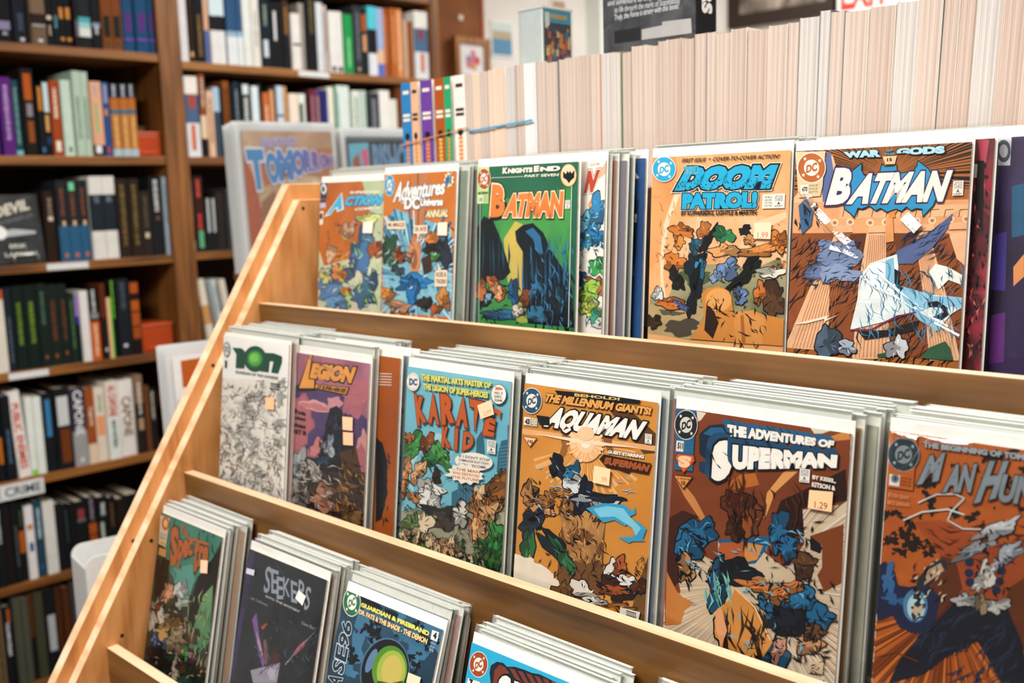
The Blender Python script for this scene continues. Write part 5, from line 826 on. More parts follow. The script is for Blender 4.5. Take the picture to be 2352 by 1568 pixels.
c.strokes(120,760,330,1050,40,60,5,'#10141C',.8,1.2,5); c.strokes(580,740,830,1060,46,60,5,'#10141C',.9,1.2,6); c.strokes(380,600,540,830,26,90,6,'#2A140C',1.4,.4,7); c.strokes(460,1030,900,1440,110,60,5,'#12141A',.8,1.2,8); c.strokes(120,760,820,1400,46,50,5,'#6AB0CC',.8,1.2,9); c.strokes(260,980,380,1200,16,120,6,'#7AC0B8',1.4,.3,10)
c.strokes(350,470,720,640,20,160,6,'#4A2210',1.4,.3,11)
c.poly([(122,172),(222,182),(205,492),(112,482)],'#23628C'); c.roundel(172,255,56,72,'#1E2328',inner='#D8D4CC',word='same'); c.poly([(124,334),(162,338),(158,392),(120,388)],'#E2DCD0'); c.text('511',(128,376),(157,379),(130,344),(159,347),INK,.05); c.lines('$1.50 US|$2.10 CAN|APR 94',(168,342),(208,348),(164,392),(204,398),'#3A7AA0',.02)
c.poly([(112,420),(128,398),(212,408),(220,438),(158,504)],'#7A2A16'); c.poly([(118,420),(132,403),(208,412),(213,436),(158,496)],'#C8622E'); c.text('S',(134,470),(188,474),(128,408),(206,416),'#EFC69A',.08)
c.poly([(104,508),(210,518),(158,584)],'#5A2A14'); c.poly([(112,513),(200,522),(158,576)],'#D8924E'); c.text('15',(148,560),(168,562),(149,540),(169,542),'#2A1A12',.05); c.text('1994',(130,532),(190,538),(130,522),(190,528),'#7A4A2A',.02)
c.text('THE ADVENTURES OF',(382,312),(920,374),(382,250),(928,336),'#EFEAE0',.075,INK,.11,None,0,'#235E86',(-.004,.003))
c.poly([(240,300),(290,258),(360,250),(380,290),(420,300),(320,345),(290,440),(240,400)],'#1B2A3A'); c.poly([(260,300),(300,268),(356,268),(376,300),(330,320)],'#235E86'); c.poly([(240,440),(290,445),(300,520),(236,480)],'#1B3A54')
c.text('S',(298,548),(392,530),(312,330),(428,336),'#F0EBE2',.09,INK,.12,None,0,'#1D4A6C',(-.005,.004)); c.text('UPERMAN',(406,484),(938,474),(410,354),(944,408),'#F0EBE2',.09,INK,.12,None,0,'#1D4A6C',(-.004,.004))
c.stamp([(752,476),(804,482),(800,550),(748,544)]); c.lines('BY KESEL,|KITSON &',(816,508),(936,530),(812,580),(932,600),'#E8E0D2',.05)
c.poly([(796,1452),(872,1462),(868,1520),(792,1512)],'#CDB89A'); c.strokes(800,1462,868,1512,12,34,3,INK,.2,.8,12); c.poly([(750,1508),(870,1540),(870,1568),(748,1568)],'#D8CDB8'); c.line([(782,1540),(826,1548)],4,INK)
c.sticker([(806,584),(926,594),(918,696),(798,676)], '1.29', '#EFB184', '#3A2A20', [(834,640),(898,650),(896,684),(832,674)]); sup = c; c.done()

c = Comic('rust-orange comic with grey jagged title and black ink splatter at the right edge', 1, .5962, -.0150, 0., h=.2640, sleeve='w').setcrop(1940, 900, 2.347)
c.base(mottle('#A24E18','#B45C20',8,h3='#AA5419'))
for k in range(90):
    r = random.Random(k+3); x, y = (r.uniform(200,480), r.uniform(620,880)) if k < 30 else (r.uniform(390,1300), r.uniform(215,680)) if k < 70 else (r.uniform(1000,1300), r.uniform(250,900)); q = r.uniform(5,26); c.blob(x,y,q*1.3,q,'#1E1510',r.uniform(0,3),.4,k)
c.rays(560,1150,120,900,34,14,'#7A3A12',.6,3.0,5); c.rays(560,1150,120,900,16,18,'#C06A28',.6,3.0,8)
c.poly([(380,700),(520,690),(760,800),(960,830),(1300,800),(1300,1100),(900,1060),(860,1120),(620,1100),(520,880)], mottle('#8A3A14','#A04A1A',9)); c.strokes(400,700,1000,900,30,120,6,'#4A1E0C',.4,.4,4)
c.poly([(520,880),(600,900),(640,1060),(480,1240),(420,1100),(500,1000)],'#5A2C14'); c.poly([(880,1060),(970,1000),(1000,1400),(860,1300)],'#5A2C12')
c.poly([(190,930),(220,910),(270,960),(290,1040),(350,1050),(450,1030),(520,1110),(500,1200),(480,1280),(380,1300),(300,1270),(260,1200),(180,1230),(170,1150)], '#1C2440'); c.blob(240,1010,34,70,'#33608E',.3,.4,3); c.blob(280,1120,60,30,'#2E5684',.2,.4,4); c.ell(384,1150,66,90,'#4A7AA0'); c.ell(388,1160,48,70,'#A8C8D0'); c.blob(395,1170,34,40,'#2C2A2A',.2,.3,5); c.blob(395,1175,24,28,'#B8A888',.2,.3,6)
c.poly([(420,1070),(560,940),(545,900),(480,910),(400,1000),(370,1110),(400,1120)],'#2A2A30'); c.poly([(430,1040),(540,960),(520,920),(450,960)],'#B09478'); c.strokes(390,900,560,1110,24,50,6,'#16161A',2.2,.6,5); c.strokes(390,900,560,1110,16,40,5,'#D8C8A8',2.2,.6,6)
c.poly([(600,1120),(880,1160),(960,1350),(1000,1568),(850,1568),(720,1340),(560,1420),(430,1520),(240,1568),(300,1440),(420,1300),(500,1230)],'#171A24'); c.strokes(430,1150,950,1540,40,150,9,'#242C40',2.4,.5,7)
for b in ((830,740,120,36,'#B8BCC0',-.5),(700,850,110,30,'#8A8E94',-.3),(880,880,120,34,'#9AA0A8',-.6),(755,1000,40,100,'#C8C4BC',.5),(660,1120,60,40,'#A8A8A4',.05),(820,1150,70,36,'#A8A8A4',.1),(738,1140,30,50,'#8A7A5A',0)): c.blob(*b[:5], b[5], .3, 15, '#14141A')
for q in ((676,915),(674,972),(678,1022),(848,960),(838,1018),(822,1064)): c.ell(q[0],q[1],24,22,'#1E2640')
c.strokes(700,680,880,1080,50,40,6,'#14161C',1.2,1.3,8); c.line([(400,595),(500,550),(600,548),(650,572),(580,640),(560,690),(640,735),(740,738)],8,'#BFC4C8'); c.line([(320,690),(420,645),(560,630),(650,660)],9,'#C8C8C4'); c.line([(160,1430),(280,1400),(400,1450)],6,'#6A3010')
c.poly([(248,206),(398,226),(372,530),(236,510)],'#B05A20'); c.roundel(322,336,82,88,'#26343C',inner='#7E868A',word='same',star='#9AA4A8'); c.poly([(248,440),(304,448),(298,508),(244,500)],'#D0D0CC'); c.ell(277,465,22,24,'#6A7680'); c.text('0',(268,476),(286,478),(269,452),(287,454),INK,.05); c.lines('$1.95 US|$2.75 CAN|OCT 94',(312,456),(366,464),(306,508),(360,516),'#5A2A10',.02); c.lines('STEVEN GRANT|VINCE GIARRANO',(242,540),(354,560),(232,622),(356,636),'#C88A5A',.02,.45)
c.text('THE BEGINNING OF TOMORROW',(428,296),(1178,394),(428,266),(1182,358),'#96A0A4',.06,'#2A2018',.09)
c.text('M',(392,500),(548,470),(440,345),(548,325),'#7C868C',.05,'#2A2622',.07,shear=.3); c.text('AN',(530,540),(700,540),(560,390),(720,385),'#7C868C',.05,'#2A2622',.07,shear=.2); c.text('H',(700,600),(860,560),(750,370),(890,370),'#7C868C',.05,'#2A2622',.07,shear=.3); c.text('UNTER',(830,590),(1240,640),(850,440),(1260,480),'#7C868C',.05,'#2A2622',.07,shear=.2)
c.crease([(260,235),(400,255),(560,272),(700,280)],.005,.003); c.crease([(300,420),(370,380),(420,300)],.002,.001); man = c; c.done()

stack(ion, 'the white sketch-art comic', 13, .0056, .006, .005); stack(leg, 'the purple comic on the middle tier', 2, .0048, .005, .002, .004); stack(leg, 'the russet comic on the middle tier', 6, .0056, .034, .005); stack(kar, 'the sky-blue comic on the middle tier', 14, .0055, .006, .005, .0003); stack(aqu, 'the orange comic with the starburst', 15, .0055, .007, .005, .0002); stack(sup, 'the dark red comic on the middle tier', 14, .0055, .006, .004, .0004); stack(man, 'the rust-orange splattered comic', 14, .0055, .006, .004)

# ---- lower tier ---------------------------------------------------------------------------------
c = Comic('dark teal comic with tall rust letters beside the end panel, lower tier', 2, -.4215, -.0049, -2.9, h=.2600, sleeve='c').setcrop(0, 1160, 3.842)
c.base(mottle('#1C3A30','#2A5040',14,h3='#18241E')); c.poly([(1410,70),(1970,280),(1900,420),(1800,600),(1640,760),(1500,600),(1430,300)], mottle('#2A6A58','#3E8470',12)); c.poly([(1520,560),(1700,520),(1720,660),(1640,900),(1560,800)],'#5A9A8A')
c.poly([(1740,640),(1960,360),(1940,700),(1700,1080),(1640,1060)],'#14100E'); c.poly([(1790,800),(1880,700),(1850,1200),(1760,1300),(1660,1250)],mottle('#3E7A52','#6A9A68',16)); c.poly([(1370,480),(1500,480),(1480,700),(1360,840)],'#16120F')
for b in ((1480,770,44,90,'#D89A78',.1),(1600,740,50,80,'#C4C8C4',.4),(1600,870,46,46,'#B8C4BC',.2),(1350,970,50,120,'#A89C88',.1),(1400,920,40,50,'#6A3A22',0),(1440,1000,44,90,'#C8C0AC',.1),(1380,1180,30,60,'#3A5E94',.1),(1460,1220,28,80,'#3A5E94',-.1),(1440,1110,60,60,'#C09A5C',0),(1560,1060,80,70,'#8A7048',.3),(1560,1200,70,140,'#8A7A5C',.1),(1600,1100,60,30,'#A89880',-.5),(1640,1300,30,70,'#3E8A4A',0),(1710,1160,40,70,'#5A3A28',.2),(1700,1350,34,70,'#5A2A44',.1),(1380,1360,110,80,'#2A1E1A',.1),(1560,1440,40,120,'#B0A08A',0),(1600,1420,40,60,'#4A3424',0),(1780,1420,60,110,'#3A3426',.1)): c.blob(*b[:5], b[5], .3, 17, '#171412')
c.strokes(1340,760,1840,1520,90,70,5,'#14110F',1.2,1.2,5); c.strokes(1340,760,1840,1520,46,50,5,'#C8B896',1.2,1.2,6); c.strokes(1640,700,1880,1350,20,140,5,'#A8B47A',1.7,.15,7); c.strokes(1400,100,1900,560,20,120,6,'#173A30',1.6,.5,8)
c.poly([(1425,85),(1505,115),(1468,370),(1404,340)],'#C9B89A'); c.ell(1466,160,34,62,'#B4622A'); c.ell(1466,160,18,34,'#E0B078'); c.poly([(1420,310),(1478,335),(1470,362),(1416,338)],'#C89A50'); c.poly([(1412,370),(1474,396),(1466,462),(1402,432)],'#C08A44'); c.lines('$1.75|FEB 93',(1422,240),(1470,256),(1416,300),(1464,320),'#6A6458',.02)
c.text('The',(1598,250),(1662,275),(1604,170),(1668,205),'#B4602C',.05); c.text('S',(1504,548),(1572,520),(1514,175),(1588,200),'#B4602C',.06,'#3A1E14',.08); c.text('pec',(1572,560),(1700,500),(1580,300),(1712,290),'#B4602C',.05,'#3A1E14',.07); c.text('t',(1700,635),(1748,560),(1738,235),(1774,260),'#B4602C',.05,'#3A1E14',.07); c.text('re',(1750,550),(1842,480),(1766,350),(1848,365),'#B4602C',.05,'#3A1E14',.07); c.poly([(1655,275),(1850,335),(1856,362),(1660,295)],'#B4602C')
c.sticker([(1786,480),(1850,486),(1844,600),(1782,594)], None, '#F2C0A0'); spe = c; c.done()

c = Comic('black bagged comic with thin silver letters and a white diamond sticker', 2, -.1915, -.0106, -1.2, h=.2605, sleeve='w').setcrop(480, 1180, 4.04)
c.base(mottle('#1C2026','#282E36',9)); c.poly([(378,325),(430,346),(330,900),(220,1568),(160,1568),(300,760)], mottle('#282848','#3A3660',24)); c.poly([(340,640),(380,650),(330,880),(300,860)],'#2E2C4A')
c.poly([(400,980),(440,915),(448,980),(470,1150),(520,1380),(500,1430),(470,1330),(420,1080)],'#7A5A94'); c.poly([(440,1090),(466,1150),(500,1300),(490,1320),(450,1180)],'#B894A8'); c.poly([(480,1050),(530,1010),(546,1020),(500,1075)],'#A4563A'); c.poly([(780,1290),(850,1200),(920,1160),(880,1230),(800,1310)],'#A4566A'); c.poly([(500,1180),(530,1160),(560,1350),(520,1400)],'#7A5A5A'); c.poly([(540,1330),(640,1300),(660,1400),(560,1440)],'#4A2A34'); c.poly([(385,1450),(660,1380),(630,1568),(410,1568)],'#9C98A8'); c.blob(580,1480,40,60,'#B4B0BC',0,.2,3)
c.strokes(300,1150,1000,1560,50,200,4,'#38404A',-.9,.3,4); c.strokes(420,930,900,1350,20,80,4,'#4A6A70',1.2,.5,5); c.strokes(560,1240,660,1400,12,60,6,'#6A2A20',1.2,.8,6)
for L, q in (('S',[(505,730),(560,735),(530,480),(585,495)]),('E',[(580,735),(640,740),(578,505),(650,530)]),('E',[(630,790),(690,790),(630,575),(690,595)]),('K',[(690,760),(750,770),(690,580),(756,605)]),('E',[(765,815),(820,830),(760,610),(820,640)]),('R',[(825,790),(900,850),(835,605),(905,640)]),('S',[(880,900),(930,880),(905,660),(955,690)])): c.text(L,q[0],q[1],q[2],q[3],'#8E98A4',.015)
c.text('INTO THE MYSTERY',(526,770),(842,918),(530,752),(848,898),'#B8BCC0',.03); c.text('J.M. DeMatteis',(385,795),(545,865),(388,765),(548,835),'#8A9098',.01); c.text('Glenn Barr',(858,1020),(985,1080),(862,990),(990,1048),'#8A9098',.01)
c.sticker([(845,705),(912,762),(880,850),(812,780)], None, '#D8D8D4'); c.sticker([(362,500),(436,520),(428,572),(356,550)], None, '#BDBCCB'); c.crease([(650,930),(600,1100),(540,1300)],.0018,.001); c.crease([(720,1400),(860,1230),(1000,1090)],.0018,.001); c.crease([(640,480),(700,560),(720,640)],.003,.001); see = c; c.done()

c = Comic('navy comic with green oval, yellow lines of names and vertical outlined title', 2, -.0040, -.0215, 4.1, h=.2575, sleeve='c').setcrop(740, 1280, 5.445)
c.base(mottle('#16303F','#244A62',10,h3='#1C3A4E'))
for b in ((640,480,140,60),(560,830,90,200),(640,1000,60,100),(980,720,60,90),(1020,960,80,90),(1300,960,120,160),(1180,1180,110,120),(400,1180,70,240),(1440,1050,70,160),(350,1420,60,60)): c.blob(b[0],b[1],b[2]*1.4,b[3]*1.15,mottle('#2E5E7C','#3E7494',14),.2,.3,b[0])
for k in range(60):
    r = random.Random(k+70); x, y = r.choice([(600,440),(900,560),(600,850),(650,940),(1260,930),(1160,1240),(1300,1060),(360,1200),(1460,1000),(1110,1330),(1000,990)]); q = r.uniform(8,44); c.blob(x+r.uniform(-90,90),y+r.uniform(-90,110),q*1.2,q,'#0F151A',r.uniform(0,3),.45,k)
c.poly([(490,480),(690,560),(770,640),(640,640),(520,600)],'#0F151A'); c.poly([(780,630),(960,700),(930,760),(800,700)],'#0F151A')
c.ell(790,1420,310,420,'#4A6A8A',.15); c.ell(792,1424,296,404,'#10151A',.15); c.ell(620,1290,50,160,'#5A7AA0',.4); c.ell(850,1400,220,300,mottle('#3E7A24','#6A9A2C',8),.1); c.ell(870,1420,180,260,mottle('#8AA83A','#B4B054',8),.1); c.ell(880,1420,130,200,'#BEAE5A',.1); c.poly([(700,1540),(860,1568),(1020,1540),(1010,1568),(690,1568)],'#2A3A1A')
c.roundel(378,560,104,170,'#1E6A4A',word='same')
c.text('GUARDIAN & FIREBRAND',(490,612),(1340,985),(500,560),(1352,925),'#EAD86A',.05,'#4A7A3A',.07); c.text('DR. FATE & THE SHADE - THE DEMON',(468,705),(1312,1085),(478,645),(1332,1015),'#E8C890',.05,'#4A3A2A',.07)
c.poly([(1385,905),(1470,935),(1445,1055),(1362,1020)],'#E4E4DC'); c.text('4',(1390,1010),(1432,1026),(1405,925),(1448,942),INK,.08); c.lines('$2.95 US|$4.25 CAN|MAY 96',(1375,1050),(1430,1075),(1340,1170),(1390,1200),'#B0B8BC',.02)
for k, (ch, q) in enumerate((('6',[(380,800),(255,760),(330,960),(240,900)]),)): pass
def up(ch, x0, y0, x1, y1, wx, wy):   # a letter lying on its side, reading upwards from (x0,y0) to (x1,y1)
    c.text(ch,(x0+wx,y0+wy),(x1+wx,y1+wy),(x0,y0),(x1,y1),'#16303F',.03,'#C4D0D8',.07)
up('6',248,930,262,765,120,60); up('9',208,1080,238,920,120,60); up('E',165,1245,195,1075,140,70); up('S',130,1400,160,1260,140,70); up('A',70,1560,115,1420,150,90)
c.sticker([(1102,1436),(1260,1500),(1235,1600),(1075,1568)], None, '#EFC8A8'); shw = c; c.done()

c = Comic('bright cyan comic with rust round emblem at the bottom of the frame', 2, .2190, -.0195, 1., h=.2600, sleeve='c').setcrop(1020, 1360, 3.459)
c.base(mottle('#22A4CC','#34B4D6',6)); c.roundel(274,572,70,98,'#A0482A',word='same'); c.poly([(190,680),(286,712),(280,760),(180,730)],'#E8E4DA'); c.text('7',(200,740),(226,745),(202,685),(232,695),INK,.07)
c.poly([(362,640),(372,580),(420,550),(470,560),(500,590),(560,590),(640,615),(700,640),(760,650),(820,680),(900,719),(980,800),(380,800)],'#1E2430'); c.poly([(400,620),(440,575),(480,590),(520,640),(470,660),(440,740),(390,720)],'#7A3A2A')
for k in range(6): c.poly([(520+k*66,600+k*20),(560+k*66,612+k*20),(620+k*66,719+k*20),(585+k*66,719+k*20)],'#7A3A2A')
c.text('S',(400,900),(540,900),(440,655),(535,665),'#F2EEE6',.09,INK,.12); c.text('UPERMAN',(545,900),(1250,1150),(560,700),(1260,960),'#F2EEE6',.09,INK,.12)
cya = c; c.done()
c = Comic('plain bagged comic in the lower right corner of the frame', 2, .4300, -.008, 0., h=.2600, sleeve='c').setcrop(1020, 1360, 3.459)
c.base(mottle('#3A6A8A','#5A8AA4',10)); crn = c; c.done()
stack(spe, 'the dark teal comic on the lower tier', 6, .0068, .007, .004, .0016, .006, .2); stack(see, 'the black bagged comic on the lower tier', 6, .0074, .010, .005, .0012, .006, .5); stack(shw, 'the navy comic on the lower tier', 6, .0079, .011, .005, .0012, .006, .75); stack(cya, 'the cyan comic on the lower tier', 6, .0076, .010, .005, .001, .006, .6); stack(crn, 'the comic in the lower right corner', 5, .0074, .010, .005, 0., .004, .5)

# ------------------------------------------------------------------ paperbacks on top of the rack
PY, PZ = .345, .4525
def stri(h1, h2):
    k = ('stri', h1, h2)
    if k in _mc: return _mc[k]
    m, n, l, b = nt('page_edges'); b.inputs['Roughness'].default_value = .8
    t = n.new('ShaderNodeTexCoord'); mp = n.new('ShaderNodeMapping'); mp.inputs['Scale'].default_value = (900, 900, 4)
    x = n.new('ShaderNodeTexNoise'); x.inputs['Scale'].default_value = 1; x.inputs['Detail'].default_value = 3
    r = n.new('ShaderNodeValToRGB'); r.color_ramp.elements[0].position = .3; r.color_ramp.elements[1].position = .62; r.color_ramp.elements[0].color = lin(h1); r.color_ramp.elements[1].color = lin(h2)
    bp = n.new('ShaderNodeBump'); bp.inputs['Strength'].default_value = .35; bp.inputs['Distance'].default_value = .0006
    l.new(t.outputs['Object'], mp.inputs[0]); l.new(mp.outputs[0], x.inputs['Vector']); l.new(x.outputs['Fac'], r.inputs[0]); l.new(r.outputs[0], b.inputs['Base Color']); l.new(x.outputs['Fac'], bp.inputs['Height']); l.new(bp.outputs[0], b.inputs['Normal'])
    _mc[k] = m; return m
PG = [('cream', stri('#B09C8E','#CFBDB0')), ('buff', stri('#AA9486','#C8B4A6')), ('pale grey', stri('#ACA6A0','#CFC8C2')), ('peach', stri('#D0AE96','#E8CAB4')), ('white', stri('#C8C8C6','#E6E6E4'))]
# spines that face out at the left end of the row
xs_ = [on(px, 280, 1, PY).x for px in (924, 946, 968, 1000, 1022, 1044, 1071)]
SPN = [('#2A7FBC','blue'),('#E6B48E','peach'),('#6A3E98','purple'),('#A8521A','rust'),('#1FA06A','green'),('#ECE6DC','white')]
for i, (col, nm) in enumerate(SPN):
    x0, x1 = xs_[i], xs_[i+1]-(.006 if i in (1, 2, 4) else .0004); h = .176
    t = tag(empty('manga_volume', ((x0+x1)/2, PY, PZ)), nm+' spined manga volume in the banded set on the rack', 'book', 'small volumes with coloured spines'); hw = (x1-x0)/2; wh = paper('#EEE8DE', .5)
    sp = MB().box((-hw,0,0),(hw,.0006,h), paper(col,.4)).box((-hw,.0006,0),(-hw+.0004,.115,h), wh).box((hw-.0004,.0006,0),(hw,.115,h), wh).build('cover', t)
    MB().box((-hw+.0005,.0008,.0005),(hw-.0005,.114,h-.001), PG[4][1]).build('page_block', t)
    b = MB(); lt = paper('#F2E6D2' if i not in (1, 5) else '#3A2A1E'); og = paper('#E08A2C' if i != 3 else '#E8B45A'); k2 = paper('#1C1A1C')
    MB().box((-hw*.6,-.0004,h*.90),(hw*.6,0,h*.93), lt).build('spine_mark', sp)
    for f in (.70, .66): MB().box((-hw*.7,-.0004,h*f),(hw*.7,0,h*(f+.025)), lt).build('spine_band', sp)
    MB().prism([Vector((hw*.5*math.cos(a*.785), 0, h*.52+.006*math.sin(a*.785)+.0015*(a%2))) for a in range(8)], (0,-.0004,0), k2).build('spine_figure', sp)
    for k in range(7): MB().box((-hw*.35+(.0008 if k%2 else 0),-.0004,h*(.46-k*.034)),(hw*.35,0,h*(.485-k*.034)), og).build('title_letter', sp)
    MB().prism([Vector((hw*.6*math.cos(a*.524), 0, h*.19+hw*.6*math.sin(a*.524))) for a in range(12)], (0,-.0004,0), og).build('volume_number', sp)
# fore-edges out
rng = random.Random(8); x = xs_[6]+.0005; k = 0; pb_info = []
cov = ['#D8CCBA','#E4DCD0','#C8B8A0','#DCD4C6','#E8E2D8','#CFC4B2','#D8CCBA','#E4DCD0','#B8B4AC','#5A6A70','#8A7050']
while x < .86:
    k += 1; wd = rng.choice((.013,.016,.018,.021,.024,.028)); h = .1765+rng.uniform(-.0035,.0035)+(.003 if x > .1 else 0)+(.004 if x > .33 else 0)
    nm, pm = PG[rng.choice((0,0,0,1,1,2)) if x > -.06 else rng.choice((3,0,3))]
    if k in (6,): nm, pm = PG[2]
    if k in (7, 8, 9): nm, pm = PG[4] if k == 8 else PG[0]
    lean = max(0., min(.05, (x-.12)*.13)); cc = rng.choice(cov)
    if k == 15: cc = '#B4661E'
    if k == 17: cc = '#1F6A44'
    t = tag(empty('paperback', (x+wd/2, PY+rng.uniform(-.001,.002), PZ), (0, lean, 0)), '%s-paged paperback, fore-edge out, %s right of the white-spined volume' % (nm, ordinal(k)), 'book', 'paperbacks with fore-edges out on top of the rack')
    hw = wd/2; ct = .0005 if k not in (15, 17) else .0014
    MB().box((-hw,-.0004,0),(-hw+ct,.108,h), paper(cc,.5)).box((hw-ct,-.0004,0),(hw,.108,h), paper(rng.choice(cov),.5)).box((-hw,.1075,0),(hw,.108,h), paper(cc,.5)).build('cover', t)
    MB().box((-hw+ct,.0002,.0004),(hw-ct,.1074,h-.0006), pm).build('page_block', t)
    pb_info.append((x, wd, h)); x += wd+.00005
# rubber bands
def band(px0, py0, px1, py1, r, m, label, twist=False):
    a = on(px0, py0, 1, PY-.004); b = on(px1, py1, 1, PY-.004); pts = []
    for i in range(41):
        f = i/40; p = a.lerp(b, f)
        if twist: p = p+Vector((0, .0008*math.cos(f*60), .0008*math.sin(f*60)))
        pts.append(p)
    ya = PY+.118; loop = [Vector((a.x-.003, ya, a.z)), Vector((a.x-.003, PY+.05, a.z)), Vector((a.x-.003, PY, a.z))]+pts
    t = empty('rubber_band', a); tag(t, label, 'rubber band')
    mb = MB().tube([p-a for p in loop], r, m); mb.build('band', t, smooth=True)
    if twist: MB().tube([p-a+Vector((0,-.0012*math.cos(i*1.5),-.0012*math.sin(i*1.5))) for i, p in enumerate(pts)], r*.8, m).build('second_strand', t, smooth=True)
band(922, 334, 1074, 293, .0010, paper('#D9955E', .5), 'tan rubber band around the coloured-spine volumes')
band(1076, 302, 1222, 276, .0012, paper('#3AA6CC', .4), 'blue twisted rubber band around the first paperbacks', True)

# things standing on the paperbacks
zt_ = PZ+.1815
p = on(1248, 132, 1, .385); t = tag(empty('card_box', (p.x, .385, zt_)), 'clear case of trading cards with a blue-headed front, on the paperbacks', 'card box')
MB().box((-.045,.001,.0005),(-.001,.062,.078), paper('#E4E8E8', .3)).build('card_stack', t)
b = MB(); r = random.Random(2)
for k in range(9): b.box((-.043+k*.0046,-.0002,.001),(-.0415+k*.0046,.0012,.077), paper('#B8C0C4'))
b.build('card_edges', t)
f = MB(); f.box((-.0008,.003,.002),(0,.061,.076), paper('#1A2A38',.35)); f.box((0,.003,.058),(.0004,.061,.076), paper('#2C94BE',.35)); f.box((.0004,.016,.064),(.0007,.052,.070), paper('#B8A05A')); f.box((.0004,.005,.05),(.0008,.014,.072), paper('#DADCDA'))
for k in range(46): y, z = r.uniform(.006,.056), r.uniform(.006,.052); s_ = r.uniform(.002,.006); f.box((0,y-s_*.6,z-s_),(.0005+k*.00002,y+s_*.6,z+s_), paper(r.choice(['#C87A2C','#D8A04A','#2A6A9A','#8A2A5A','#5A2A6A','#D8B478','#1F3A5A','#B8502A'])))
f.build('front_card', t)
MB().box((-.0465,-.0015,0),(.0015,.0635,.0795), film('clear_case', base=.04, rough=.06, bump=.05, whiten=.04)).build('clear_case', t)
MB().box((-.047,-.002,.0775),(.002,.064,.0805), film('clear_case_lid', base=.2, rough=.2, bump=.05, whiten=.35)).build('case_lid', t)
# dark book, back cover towards us
pa = on(1386, 105, 1, .405); pb = on(1597, 78, 1, .405); bw = pb.x-pa.x; bh = .19
zb_ = zt_+.004
t = tag(empty('thick_book', (pa.x, .405, zb_)), 'thick dark grey book standing on the paperbacks, blurb side out', 'book'); dg = mottle('#2C2E31','#4A4D50',40,.45)
cv = MB().box((0,0,0),(bw,.002,bh), dg).box((0,.046,0),(bw,.048,bh), dg).box((bw-.002,.002,0),(bw,.046,bh), paper('#17181A',.4)).build('cover', t)
MB().box((.002,.0022,.003),(bw-.002,.0458,bh-.003), pages_m).build('page_block', t)
def bl_words(txt, px0, py0, px1, py1, hpx, col):
    a, b2 = on(px0,py0,1,.405)-Vector((pa.x,.405,zb_)), on(px1,py1,1,.405)-Vector((pa.x,.405,zb_)); hh = hpx/1480
    V, Fc = text_mesh(txt, .02, .2); x0, x1 = min(v[0] for v in V), max(v[0] for v in V); y0, y1 = min(v[1] for v in V), max(v[1] for v in V); mb = MB(); m = paper(col)
    for fc in Fc: mb.face([(a.x+(b2.x-a.x)*(V[i][0]-x0)/(x1-x0), -.0004, a.z+(b2.z-a.z)*(V[i][0]-x0)/(x1-x0)+hh*(V[i][1]-y0)/(y1-y0)) for i in fc], m)
    mb.build('lettering', cv)
bl_words('and adventure as only', 1396, 18, 1500, 4, 15, '#B8BABC'); bl_words('to life through the magic of Scanimation', 1412, 34, 1562, 11, 15, '#B8BABC'); bl_words('Truly, the Force is strong with this book!', 1412, 51, 1560, 24, 15, '#C4C6C8')
mb = MB(); l1 = [on(*q, 1, .405)-Vector((pa.x,.405,zb_)) for q in ((1475,68),(1522,58),(1522,50),(1588,42),(1590,76),(1475,92))]; mb.prism([Vector((q.x,-.0006,q.z)) for q in l1], (0,-.0004,0), paper('#A8A8A6',.5)); mb.build('price_label', cv)
mb = MB(); l2 = [on(*q, 1, .405)-Vector((pa.x,.405,zb_)) for q in ((1412,72),(1470,62),(1470,92),(1412,100))]; mb.prism([Vector((q.x,-.0004,max(q.z,.001))) for q in l2], (0,-.0003,0), paper('#1E1F21',.5)); mb.build('blurb_panel', cv)
V, Fc = text_mesh('STAR WARS', .06); x0, x1 = min(v[0] for v in V), max(v[0] for v in V); y0, y1 = min(v[1] for v in V), max(v[1] for v in V); mb = MB(); wm = paper('#E4E4E2')
for fc in Fc: mb.face([(bw+.0004, .014+.024*(V[i][1]-y0)/(y1-y0), .185-.15*(V[i][0]-x0)/(x1-x0)) for i in fc], wm)
mb.build('spine_lettering', cv)

# ------------------------------------------------------------------ displays on the far side of the end panel
A8 = math.radians(8)
def side(label, anchor_px, ax, w, h, n, cat='magazine', name='bagged_magazine', film_m=None, pitch=.006, lean=.06, board=True):
    """a bagged magazine facing +x, with others filed behind it"""
    P = on(*anchor_px, 0, ax); z0 = P.z-h
    o = tag(empty(name, (P.x, P.y, z0), (0, -lean, -A8)), label, cat); return o, P, z0
bagm = film('hazy_bag', tint='#F6F8FA', base=.04, rough=.10, bump=.6, scale=14, whiten=.05)
edge_m = film('bag_edges', tint='#E8EEF4', base=.05, rough=.15, bump=.8, scale=25, whiten=.55)
def bag(o, w, h, extra=.02, wave=.006):
    me = MB(); n = 16; k = me.m(bagm); r = random.Random(int(w*1000)); top = [h+extra+r.uniform(-wave,wave) for _ in range(n+1)]; g = {}
    for i in range(n+1):
        for j in range(9): g[i,j] = len(me.v); me.v.append((.003+r.uniform(0,.0015)*(0<j), -.012+(w+.022)*i/n, top[i]*j/8))
    for i in range(n):
        for j in range(8): me.f.append((g[i,j],g[i+1,j],g[i+1,j+1],g[i,j+1])); me.mi.append(k)
    me.build('clear_bag', o, smooth=True)
def side_cover(o, w, h, items, cov): 
    mb = MB(); mb.box((-.003,0,0),(0,w,h), cov)
    for i, (pts, col) in enumerate(items): mb.face([(.0003+.00006*i, a*w, h*(1-b)) for a, b in pts], col if not isinstance(col, str) else paper(col))
    return mb.build('cover', o)
